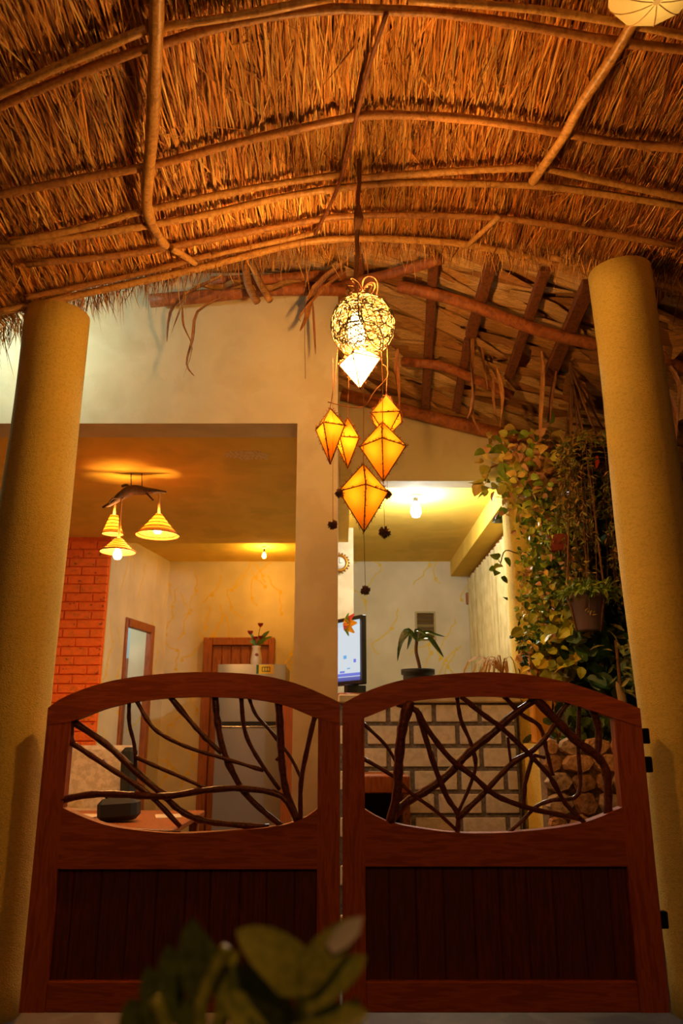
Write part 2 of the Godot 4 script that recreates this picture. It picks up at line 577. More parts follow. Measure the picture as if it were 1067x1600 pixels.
	struct("wall_partition", MB.new().ab(Vector3(-.3, .03, -6.75), Vector3(.105, C_FAR, -D_BACK)), M.cream, "pale partition wall carrying the round golden clock", "wall")
	struct("wall_kitchen", MB.new().ab(Vector3(1.40, .03, -D_GAB - .16), Vector3(1.52, C_FAR, -D_BACK)), M.cream, "cream side wall behind the curtains", "wall")
	struct("wall_left", MB.new().ab(Vector3(-3.4, 0, -D_FAC - .22), Vector3(-3.55, C_FAR, -D_BACK)), M.cream, "cream end wall of the sitting room", "wall")
	# the room behind the side doorway
	struct("wall_passage", MB.new().ab(Vector3(-3.35, .03, -8.35), Vector3(-2.15, C_FAR, -8.5)), mat(Color(.72, .78, .76), .9), "pale blue wall beyond the side doorway", "wall")
	struct("ceiling_passage", MB.new().ab(Vector3(-3.35, C_FAR - .1, -7.02), Vector3(-2.1, C_FAR, -8.4)), M.cream, "ceiling beyond the side doorway", "ceiling")
	omni(Vector3(-2.6, 2.2, -7.5), Color(.75, .92, 1.0), .55, .06, "passage_lamp_light")
	# doors
	build_doors(dl)

func build_doors(dl: Callable) -> void:
	# plank door in the back wall
	var d0 := P(320, 997, D_BACK)
	var d1 := P(430, 997, D_BACK)
	var top := d0.y
	var z := -D_BACK
	var door := thing("door_1", Vector3((d0.x + d1.x) / 2, .03, z), "brown plank door with a wooden frame behind the fridge", "door")
	door.set_meta("kind", "structure")
	obj("frame", MB.new().ab(Vector3(d0.x, .03, z), Vector3(d0.x + .09, top, z + .07), .006), M.doorwood, door)
	obj("frame", MB.new().ab(Vector3(d1.x - .06, .03, z), Vector3(d1.x, top, z + .07), .006), M.doorwood, door)
	obj("frame", MB.new().ab(Vector3(d0.x + .09, top - .08, z), Vector3(d1.x - .06, top, z + .07), .006), M.doorwood, door)
	var w := (d1.x - .06 - d0.x - .09) / 6.0
	for i in 6:
		obj("plank", MB.new().ab(Vector3(d0.x + .09 + w * i + .002, .03, z + .005), Vector3(d0.x + .09 + w * (i + 1) - .002, top - .08, z + .03), .006), M.doorwood, door)
	# frame of the side doorway
	var a: Vector3 = dl.call(.3)
	var b: Vector3 = dl.call(.76)
	var dv := (b - a).normalized()
	var bas := Basis(dv, Vector3.UP, dv.cross(Vector3.UP))
	var mid := (a + b) / 2
	var sd := thing("door_2", Vector3(mid.x, .03, mid.z), "open side doorway with a brown wooden frame", "door")
	sd.set_meta("kind", "structure")
	for e in [[a + dv * .015, .03], [b - dv * .045, .09]]:
		obj("frame", MB.new().box(Vector3(e[0].x - .005, 1.045, e[0].z), Vector3(e[1], 2.03, .055), bas, .005), M.doorwood, sd)
	obj("frame", MB.new().box(Vector3(mid.x - .005, 2.02, mid.z), Vector3(a.distance_to(b) - .13, .08, .055), bas, .005), M.doorwood, sd)
	# dark inner door in the far passage wall
	var pd := thing("door_3", Vector3(-2.5, .03, -8.35), "dark brown door seen through the side doorway", "door")
	pd.set_meta("kind", "structure")
	obj("frame", MB.new().ab(Vector3(-2.28, .03, -8.35), Vector3(-2.21, 1.78, -8.30), .004), M.doorwood, pd)
	obj("frame", MB.new().ab(Vector3(-2.85, 1.70, -8.35), Vector3(-2.28, 1.78, -8.30), .004), M.doorwood, pd)
	obj("leaf", MB.new().ab(Vector3(-2.85, .03, -8.35), Vector3(-2.28, 1.70, -8.325), .004), mat(Color(.16, .10, .07), .5), pd)

func build_pillars() -> void:
	var spec := [[-1.385, -1.40, .150, .160, "round ochre plastered pillar beside the brick wall view, lit on its inner side"], [1.375, 1.44, .148, .158, "round ochre plastered pillar beside the hanging plants"]]
	for s in spec:
		var top := vault_y(s[0]) - .045
		var rings := []
		var rad := []
		for i in 25:
			var t := i / 24.0
			rings.append(Vector3(lerpf(s[1], s[0], t) + .004 * sin(t * 9.0), lerpf(0, top, t), -3.42))
			rad.append(lerpf(s[3], s[2], t) + .003 * sin(t * 13.0))
		var o := struct("pillar", MB.new().smooth(true).tube(rings, rad, 36, true), M.pillar, s[4], "pillar")
		o.set_meta("group", "porch pillars")

# ------------------------------------------------------------------ thatched vault with bamboo
func build_canopy() -> void:
	var t := thing("thatch_canopy", Vector3(0, vault_y(0), -2.6), "arched porch canopy of golden straw thatch on bent bamboo poles", "canopy")
	# body of the thatch: a curved slab above the straw
	var mb := MB.new().smooth(true)
	var xs := []
	for i in 29: xs.append(-2.0 + 4.1 * i / 28.0)
	var near := -1.6
	var far := 3.47
	for i in 28:
		var a: float = xs[i]
		var b: float = xs[i + 1]
		var q := func(x: float, o: float, d: float) -> Vector3: return Vector3(x, vault_y(x) + o, -d)
		mb.quad(q.call(b, .10, near), q.call(a, .10, near), q.call(a, .10, far), q.call(b, .10, far))
		mb.quad(q.call(a, .26, near), q.call(b, .26, near), q.call(b, .26, far), q.call(a, .26, far))
		mb.quad(q.call(a, .10, far), q.call(a, .26, far), q.call(b, .26, far), q.call(b, .10, far))
		mb.quad(q.call(b, .10, near), q.call(b, .26, near), q.call(a, .26, near), q.call(a, .10, near))
	obj("thatch_bed", mb, M.thatch_back, t)
	# straw: rows that overlap like shingles, tips towards the house
	var blade := MB.new()
	var c3 := []
	for k in 3: c3.append(Vector3(cos(TAU * k / 3), sin(TAU * k / 3), 0))
	for k in 3:
		var k2 := (k + 1) % 3
		var a: Vector3 = c3[k]
		var b: Vector3 = c3[k2]
		var am := a * .9 + Vector3(0, 0, .5)
		var bm := b * .9 + Vector3(0, 0, .5)
		blade.quad(b, a, am, bm)
		blade.tri(bm, am, Vector3(0, 0, 1))
	var bm := blade.done()
	var xf := []
	var col := []
	var tones := [Color(.86, .60, .24), Color(.92, .70, .32), Color(.76, .49, .18), Color(.97, .80, .46), Color(.52, .29, .09), Color(.88, .62, .26)]
	var row := 0
	var d := .95
	while d < 3.45:
		var rowtone := rng.randf_range(.9, 1.05)
		for i in 2300:
			var x := rng.randf_range(-1.95, 2.05)
			var len := rng.randf_range(.25, .5)
			var d0 := d + rng.randf_range(-.13, .13)
			var lay := rng.randf()
			var y0 := vault_y(x) + .095 - .03 * lay
			var yaw := rng.randfn(0.0, .10)
			var drop := rng.randf_range(.02, .16)
			if rng.randf() < .13:
				yaw = rng.randfn(0.0, .5); len *= .6; drop += .1
			if d0 + len > 3.52: len = maxf(3.52 - d0 + rng.randf_range(-.03, .05), .08)
			var slope := .085 - .25 * x
			var dirv := Vector3(sin(yaw), slope * sin(yaw) - drop, -cos(yaw)).normalized()
			var r := rng.randf_range(.0018, .0048)
			var zb := dirv * len
			var xb := dirv.cross(Vector3.UP).normalized()
			var yb := xb.cross(dirv).normalized()
			xf.append(Transform3D(Basis(xb * r, yb * r, zb), Vector3(x, y0, -d0)))
			var c: Color = tones[rng.randi() % 6]
			col.append((c * rng.randf_range(.82, 1.2) * rowtone).srgb_to_linear())
		d += .21
		row += 1
	# the fringe at the far edge hangs down
	for i in 2600:
		var x := rng.randf_range(-1.95, 2.0)
		var len := rng.randf_range(.04, .13)
		if rng.randf() < .05: len += rng.randf_range(.05, .16)
		var dirv := Vector3(rng.randfn(0, .25), -1, rng.randfn(-.45, .3)).normalized()
		var r := rng.randf_range(.0012, .0026)
		var xb := dirv.cross(Vector3.BACK).normalized()
		var yb := xb.cross(dirv).normalized()
		xf.append(Transform3D(Basis(xb * r, yb * r, dirv * len), Vector3(x, vault_y(x) + rng.randf_range(.0, .09), -3.46 - rng.randf_range(-.05, .05))))
		var c: Color = tones[rng.randi() % 6]
		col.append((c * rng.randf_range(.7, 1.1)).srgb_to_linear())
	many("straw", bm, M.straw, xf, col, t)
	# single stalks that hang out of the thatch
	for i in 34:
		var q := V(rng.randf_range(20, 1050), rng.randf_range(120, 400))
		if absf(q.x - .08) < .22: continue
		var l := rng.randf_range(.08, .24)
		var sw := Vector3(rng.randfn() * .04, 0, rng.randfn() * .05)
		obj("stray_stalk", MB.new().tube([q + Vector3(0, .07, 0), q + sw * .5 + Vector3(0, .07 - l * .5, 0), q + sw + Vector3(0, .07 - l, 0)], [.0022, .0018, .001], 4), M.bamboo2, t)
	var hq := P(476, 415, 3.3)
	obj("hanging_thread", MB.new().tube([Vector3(hq.x, vault_y(hq.x), hq.z), P(476, 540, 3.3), P(477, 592, 3.3)], .0012, 4), M.darkwood, t)
	# bamboo arches, traced on the vault
	var arches := [
		[[[-20, 492], [85, 469], [160, 453], [300, 422], [400, 396], [480, 378], [560, 373], [640, 375], [735, 383], [860, 410], [1000, 440], [1100, 468]], .017],
		[[[40, 465], [85, 456], [200, 432], [300, 406], [330, 398]], .013],
		[[[325, 401], [415, 381], [480, 367], [500, 360]], .012],
		[[[860, 402], [950, 425], [1100, 462]], .014],
		[[[40, 412], [180, 400], [300, 380], [430, 355], [530, 339], [640, 336], [780, 341], [900, 357], [1055, 384]], .015],
		[[[0, 384], [130, 368], [300, 340], [430, 310], [530, 294], [640, 285], [780, 288], [880, 294], [1100, 328]], .016],
		[[[15, 378], [120, 358], [230, 328], [400, 293], [535, 272]], .015],
		[[[555, 279], [640, 272], [760, 265], [840, 262]], .015],
		[[[835, 262], [870, 267], [960, 287], [1100, 316]], .015],
		[[[-40, 312], [120, 280], [240, 258], [350, 228], [450, 205], [560, 182], [640, 180], [750, 188], [880, 208], [960, 222], [1110, 236]], .017],
		[[[-30, 178], [120, 115], [240, 72], [370, 35], [500, 15], [600, 16], [700, 22], [850, 45], [960, 65], [1110, 82]], .016],
		[[[-30, 162], [100, 100], [228, 46]], .015],
		[[[252, 42], [370, 25], [520, -4]], .014],
		[[[640, 0], [828, 14], [968, 36], [1100, 62]], .013],
	]
	for a in arches:
		var pts := []
		for p in a[0]: pts.append(V(p[0], p[1]))
		pole(t, curve(pts, 3), a[1], M.bamboo if rng.randf() < .6 else M.bamboo2)
	var runs := [
		[[[250, -60], [245, 0], [243, 80], [238, 200], [230, 290], [230, 325], [236, 345]], .024, -.03, M.bamboo],
		[[[234, 345], [252, 376], [260, 384]], .019, -.028, M.bamboo],
		[[[268, 388], [305, 411]], .016, -.028, M.bamboo],
		[[[1000, 15], [960, 85], [905, 168], [880, 215], [832, 284]], .019, -.035, M.bamboo],
		[[[780, 338], [730, 384]], .013, -.03, M.bamboo],
		[[[604, 20], [578, 100], [560, 170], [545, 235], [525, 300], [492, 366]], .008, -.022, M.rafter],
	]
	for a in runs:
		var pts := []
		for p in a[0]: pts.append(V(p[0], p[1], a[2]))
		pole(t, curve(pts, 3), a[1], a[3])

func pole(parent: Node, pts: Array, r: float, m: Material) -> void:
	var rad := []
	for i in pts.size():
		rad.append(r * (1.12 if i % 4 == 0 else 1.0) * rng.randf_range(.96, 1.04))
	obj("bamboo_pole", MB.new().smooth(true).tube(pts, rad, 10), m, parent)

# ------------------------------------------------------------------ palm-leaf roof between porch and house
func build_palm_roof() -> void:
	var t := thing("palm_roof", Vector3(.4, roof_y(.4, 4.4), -4.4), "lean-to roof of dry palm leaves on logs behind the straw canopy", "roof")
	# cover that closes the roof above the leaves
	var mb := MB.new()
	for seg in [[-3.4, -.4], [-.4, 3.2]]:
		var q := []
		for e in [[seg[0], 3.3], [seg[1], 3.3], [seg[1], 5.4], [seg[0], 5.4]]:
			q.append(Vector3(e[0], roof_y(e[0], e[1]) + .09, -e[1]))
		var c: Vector3 = (q[0] + q[2]) / 2 + Vector3(0, .03, 0)
		mb.out(q, c)
		var q2 := []
		for v in q: q2.append(v + Vector3(0, .06, 0))
		mb.out(q2, c)
		for i in 4:
			mb.out([q[i], q[(i + 1) % 4], q2[(i + 1) % 4], q2[i]], c)
	obj("cover", mb, M.palm[3], t)
	# leaflets: long folded strips lying across the rafters in overlapping courses
	for course in 9:
		var d := 3.5 + course * .215
		var x := -1.5
		while x < 2.7:
			var len := rng.randf_range(.5, .9)
			var a := rng.randfn(0.0, .25)
			var pts := []
			var wd := rng.randf_range(.06, .1)
			var ws := []
			var bow := rng.randf_range(-.04, .04)
			var low := rng.randf_range(.012, .06)
			for k in 5:
				var s := k / 4.0
				var px := x + cos(a) * len * s
				var pd := d + sin(a) * len * s + bow * sin(PI * s)
				pts.append(Vector3(px, roof_y(px, pd) + .08 - low - .02 * s, -pd))
				ws.append(wd * [.7, 1.0, .95, .7, .12][k])
			obj("palm_leaflet", MB.new().blade(pts, ws, Vector3(rng.randf_range(-.4, .4), 1, rng.randf_range(-.3, .3)), .3, .002), M.palm[rng.randi() % 4], t)
			x += rng.randf_range(.12, .19)
	# rafters: flat boards running up the slope
	for r in [[678, 395, 664, 640, .035], [772, 395, 735, 525, .04], [732, 530, 712, 640, .03], [852, 420, 795, 590, .035], [922, 440, 852, 600, .05], [1040, 440, 985, 520, .045], [560, 400, 566, 480, .03]]:
		var a := R(r[0], r[1], -.02)
		var b := R(r[2], r[3], -.02)
		var dv := (b - a).normalized()
		var side := dv.cross(Vector3.UP).normalized()
		obj("rafter", MB.new().box((a + b) / 2, Vector3(r[4] * 1.6, .04, a.distance_to(b)), Basis(side, side.cross(-dv).normalized(), -dv), .004), M.rafter, t)
	# logs
	for l in [[[[622, 447], [680, 460], [740, 478], [810, 505], [880, 527], [985, 548]], .035, -.07], [[[628, 565], [690, 572], [740, 592], [800, 618]], .03, -.07], [[[500, 455], [560, 440], [620, 425], [690, 405]], .03, -.06],
			[[[1030, 556], [1075, 580], [1120, 600]], .035, -.07]]:
		var pts := []
		for p in l[0]: pts.append(R(p[0], p[1], l[2]))
		obj("log", MB.new().smooth(true).tube(curve(pts, 3), l[1], 10), M.log, t)
	# wall plate on the gable
	obj("log", MB.new().smooth(true).tube([Vector3(.0, roof_y(0, 5.1) - .06, -5.1), Vector3(.7, roof_y(.7, 5.1) - .065, -5.1), Vector3(1.7, roof_y(1.7, 5.1) - .06, -5.1)], .045, 10), M.log, t)
	# wall plate and bent palm stalks on the facade
	obj("log", MB.new().smooth(true).tube(curve(Pa([[235, 470], [330, 462], [420, 452], [540, 452]], 4.03), 3), .04, 10), M.log, t)
	obj("log", MB.new().smooth(true).tube(curve(Pa([[330, 440], [420, 436], [540, 428]], 3.98), 3), .03, 10), M.log, t)
	obj("palm_stalk", MB.new().smooth(true).tube(curve(Pa([[383, 410], [388, 445], [402, 472]], 3.9), 4), .022, 8), M.palm[3], t)
	obj("palm_stalk", MB.new().smooth(true).tube(curve(Pa([[392, 408], [405, 440], [422, 470]], 3.88), 4), .02, 8), M.palm[1], t)
	# dry strips that hang down
	var strips := [
		[[[330, 440], [290, 462], [272, 490], [264, 530]], 3.8, .014], [[[350, 430], [300, 460], [285, 480], [268, 520]], 3.82, .012], [[[350, 464], [312, 490], [305, 530], [298, 570], [304, 585]], 3.85, .009],
		[[[285, 480], [284, 510], [298, 545], [290, 590]], 3.84, .007], [[[545, 405], [495, 440], [482, 480], [462, 515]], 3.8, .016], [[[540, 425], [500, 445], [475, 490], [465, 505]], 3.82, .008], [[[488, 470], [494, 510], [490, 550]], 3.85, .007],
		[[[735, 480], [732, 560], [736, 620], [728, 650]], 4.3, .022], [[[742, 600], [740, 640], [747, 680]], 4.3, .010], [[[748, 520], [752, 570], [763, 612]], 4.35, .014], [[[770, 590], [772, 630], [776, 665]], 4.4, .010], [[[775, 575], [786, 620], [786, 670]], 4.4, .012],
		[[[845, 545], [846, 600], [852, 650], [848, 690]], 4.3, .012], [[[868, 580], [862, 620], [858, 660]], 4.3, .012], [[[838, 500], [842, 560], [850, 620]], 4.35, .014], [[[622, 545], [618, 570], [624, 610], [626, 650]], 3.9, .014],
		[[[1030, 600], [1052, 650], [1058, 720]], 4.0, .014], [[[1036, 560], [1060, 600], [1064, 660]], 4.0, .012],
	]
	for s in strips:
		var raw := Pa(s[0], s[1])
		for i in range(1, raw.size()): raw[i] += Vector3(rng.randfn() * .012, 0, rng.randfn() * .03)
		var pts := curve(raw, 3)
		var ws := []
		for i in pts.size():
			ws.append(s[2] * .95 * (.12 + sin(PI * (.15 + .83 * i / (pts.size() - 1.0)))))
		obj("hanging_strip", MB.new().ribbon(pts, ws, Vector3(rng.randf_range(-.5, .5), .1, 1).normalized(), rng.randf_range(-2.2, 2.2)), M.strip[rng.randi() % 3], t)
	# broad torn leaves between the logs
	for s in [[[770, 500], [830, 520], 4.5, .12], [[820, 540], [840, 590], 4.6, .10], [[700, 540], [650, 550], 4.6, .08], [[790, 560], [760, 540], 4.5, .07], [[890, 590], [905, 640], 4.4, .09], [[1040, 470], [1050, 560], 3.9, .09], [[1060, 600], [1045, 660], 4.2, .08], [[380, 440], [300, 446], 3.92, .03], [[470, 440], [360, 450], 3.95, .035]]:
		var a := P(s[0][0], s[0][1], s[2])
		var b := P(s[1][0], s[1][1], s[2])
		var pts := []
		var ws := []
		for k in 6:
			pts.append(a.lerp(b, k / 5.0) + Vector3(0, -.03 * sin(PI * k / 5.0), .02 * sin(k * 2.0)))
			ws.append(s[3] * [.3, .8, 1.0, .95, .7, .15][k])
		obj("palm_leaf", MB.new().blade(pts, ws, Vector3(.1, .5, 1), .3, .002), M.palm[rng.randi() % 4], t)

# ------------------------------------------------------------------ gate
const D_GATE := 3.25
func build_gates() -> void:
	var left := thing("gate", Vector3(-.6, 0, -D_GATE), "wooden gate leaf of reddish brown planks whose branch infill has one long wavy horizontal branch", "gate", "double gate leaves")
	gate_leaf(left, 75, 531, 110, 497,
		[[75, 1106], [100, 1089], [160, 1067], [230, 1055], [310, 1050], [400, 1054], [460, 1067], [505, 1085], [531, 1098]],
		[[75, 1131], [112, 1127], [160, 1108], [220, 1095], [300, 1089], [390, 1092], [450, 1104], [490, 1121], [531, 1131]],
		[[75, 1250], [97, 1262], [160, 1288], [230, 1299], [300, 1302], [420, 1293], [470, 1281], [496, 1264], [531, 1250]],
		[[113, 157, 200, 244, 289, 328, 374, 416, 460], 1358],
		[[[[111, 1130], [112, 1159], [122, 1167], [167, 1197], [230, 1239], [282, 1292]], .011, 0], [[[112, 1126], [165, 1162], [212, 1205], [255, 1242], [280, 1265], [310, 1280], [350, 1287], [420, 1292]], .013, 1],
		[[[96, 1250], [145, 1241], [200, 1242], [260, 1244], [320, 1235], [380, 1232], [440, 1244], [464, 1284]], .013, -1], [[[96, 1260], [145, 1285], [200, 1296], [282, 1301]], .007, 1], [[[202, 1094], [202, 1130], [210, 1165], [212, 1205]], .008, 1],
		[[[212, 1092], [235, 1132], [260, 1152], [300, 1170], [350, 1185], [412, 1204]], .008, -1], [[[210, 1182], [250, 1200], [285, 1215], [322, 1232]], .008, 0], [[[265, 1088], [300, 1130], [320, 1152], [346, 1177]], .010, 0],
		[[[336, 1088], [340, 1130], [352, 1180], [380, 1235], [415, 1270], [440, 1290]], .013, 1], [[[377, 1090], [382, 1140], [400, 1180], [437, 1234]], .009, 0], [[[389, 1090], [400, 1117], [425, 1145], [455, 1185], [470, 1216]], .007, 1],
		[[[435, 1096], [438, 1140], [440, 1190], [448, 1240], [466, 1284]], .015, 0], [[[492, 1118], [480, 1170], [470, 1225], [470, 1283]], .010, -1], [[[160, 1188], [167, 1197]], .008, 1], [[[431, 1188], [438, 1180]], .006, 0]])
	var right := thing("gate", Vector3(.6, 0, -D_GATE), "wooden gate leaf of reddish brown planks whose branch infill crosses in large diagonals", "gate", "double gate leaves")
	gate_leaf(right, 535, 1000, 569, 960,
		[[535, 1100], [570, 1081], [630, 1062], [700, 1053], [770, 1050], [830, 1055], [890, 1067], [950, 1087], [1000, 1107]],
		[[535, 1133], [569, 1122], [633, 1098], [700, 1090], [760, 1088], [820, 1091], [883, 1097], [960, 1122], [1000, 1135]],
		[[535, 1252], [571, 1265], [608, 1285], [698, 1300], [756, 1302], [820, 1299], [908, 1287], [973, 1261], [1000, 1250]],
		[[608, 650, 693, 740, 780, 823, 865, 910, 953], 1354],
		[[[[640, 1095], [628, 1140], [623, 1190], [620, 1240], [609, 1286]], .020, -1], [[[609, 1284], [633, 1255], [663, 1237], [698, 1212], [733, 1175], [768, 1147], [798, 1120], [842, 1088]], .016, 1], [[[620, 1100], [650, 1110], [668, 1140], [703, 1185], [738, 1212], [773, 1242], [818, 1260], [858, 1270], [908, 1280]], .011, -1],
		[[[650, 1107], [663, 1147], [678, 1195], [698, 1245], [715, 1272], [714, 1304]], .011, 0], [[[714, 1090], [720, 1125], [735, 1160], [743, 1195], [733, 1230], [715, 1270]], .008, 1], [[[713, 1280], [748, 1247], [773, 1220], [803, 1190], [833, 1172], [858, 1145], [878, 1110], [892, 1094]], .011, 0],
		[[[720, 1088], [753, 1115], [783, 1137], [813, 1165], [833, 1185], [860, 1215], [883, 1255], [915, 1287]], .010, -1], [[[788, 1088], [813, 1115], [843, 1135], [853, 1170], [863, 1212]], .009, 1], [[[833, 1088], [873, 1130], [903, 1160], [933, 1182], [948, 1210], [950, 1274]], .018, 0],
		[[[925, 1106], [935, 1140], [933, 1182]], .015, 1], [[[905, 1098], [903, 1165], [904, 1240], [863, 1250], [838, 1260], [813, 1285], [790, 1304]], .008, 1], [[[567, 1130], [603, 1165], [623, 1200]], .007, 1], [[[567, 1185], [613, 1212], [643, 1240], [678, 1265], [712, 1296]], .008, 0],
		[[[831, 1185], [820, 1225], [818, 1258]], .009, 1], [[[793, 1152], [798, 1192]], .006, 0], [[[833, 1180], [852, 1184]], .007, 1]])
	# hinges on the pillar side
	for g in [[right, 1]]:
		for py in [1150, 1195, 1440]:
			var x: float = P(1000, 1105, D_GATE).x if g[1] > 0 else P(75, 1105, D_GATE).x
			var y := P(533, py, D_GATE).y
			obj("hinge", MB.new().box(Vector3(x + g[1] * .018, y, -D_GATE - .035), Vector3(.036, .06, .03), Basis.IDENTITY, .004), M.black, g[0])

func flat(list: Array, d: float) -> Array:
	var o := []
	for p in list:
		var v := P(p[0], p[1], d)
		o.append(Vector2(v.x, v.y))
	return o

func at_x(line: Array, x: float) -> float:              # height of a line (Vector2, x rising) at x
	for i in line.size() - 1:
		if x <= line[i + 1].x or i == line.size() - 2:
			var k: float = (x - line[i].x) / (line[i + 1].x - line[i].x)
			return lerpf(line[i].y, line[i + 1].y, k)
	return line[-1].y

func gate_leaf(t: Node, pl: float, pr: float, hl: float, hr: float, outer: Array, inner: Array, bottom: Array, slats: Array, branches: Array) -> void:
	var z0 := -D_GATE
	var z1 := -D_GATE - .055
	var xl := P(pl, 1106, D_GATE).x
	var xr := P(pr, 1106, D_GATE).x
	var il := P(hl, 1127, D_GATE).x
	var ir := P(hr, 1127, D_GATE).x
	var o := flat(outer, D_GATE)
	var n := flat(inner, D_GATE)
	var b := flat(bottom, D_GATE)
	o = curve(o, 3); n = curve(n, 3); b = curve(b, 3)
	var y_mid := P(533, slats[1], D_GATE).y
	var y_low := P(533, 1534, D_GATE).y
	var y_bot := P(533, 1583, D_GATE).y
	# arched top rail: same x for both edges
	var up := []
	var lo := []
	for i in 33:
		var x := lerpf(xl, xr, i / 32.0)
		up.append(Vector2(x, at_x(o, x)))
		lo.append(Vector2(x, minf(at_x(n, x), at_x(o, x) - .04)))
	obj("top_rail", MB.new().band(up, lo, z0, z1), M.wood_h, t)
	# stiles up to the rail
	obj("stile", MB.new().band([Vector2(xl, lo[0].y), Vector2(il, at_x(lo, il))], [Vector2(xl, y_bot), Vector2(il, y_bot)], z0 - .002, z1), M.wood_v, t)
	obj("stile", MB.new().band([Vector2(ir, at_x(lo, ir)), Vector2(xr, lo[32].y)], [Vector2(ir, y_bot), Vector2(xr, y_bot)], z0 - .002, z1), M.wood_v, t)
	# middle rail: its top edge is the lower half of the oval
	var mu := []
	var ml := []
	for i in 25:
		var x := lerpf(il, ir, i / 24.0)
		mu.append(Vector2(x, at_x(b, x)))
		ml.append(Vector2(x, y_mid))
	obj("middle_rail", MB.new().band(mu, ml, z0 - .001, z1), M.wood_h, t)
	obj("bottom_rail", MB.new().ab(Vector3(il, y_bot, z0 - .001), Vector3(ir, y_low, z1), .004), M.wood_h, t)
	# vertical slats, set back in the frame
	var edges := [il]
	for s in slats[0]: edges.append(P(s, 1360, D_GATE).x)
	edges.append(ir)
	for i in edges.size() - 1:
		obj("slat", MB.new().ab(Vector3(edges[i], y_low - .01, z0 - .022 - rng.randf() * .003), Vector3(edges[i + 1], y_mid + .01, z0 - .05), .005), M.slat[rng.randi() % 3], t)
	# branches in the oval
	for br in branches:
		var pts := curve(Pa(br[0], D_GATE + .028 + br[2] * .013), 4)
		var rad := []
		for i in pts.size():
			var k := i / (pts.size() - 1.0)
			rad.append(br[1] * lerpf(1.08, .9, k) * (1.0 + .10 * sin(i * 2.3 + br[1] * 900.0)) * (1.22 if rng.randf() < .07 else 1.0))
		obj("branch", MB.new().smooth(true).tube(pts, rad, 9), M.branch, t)

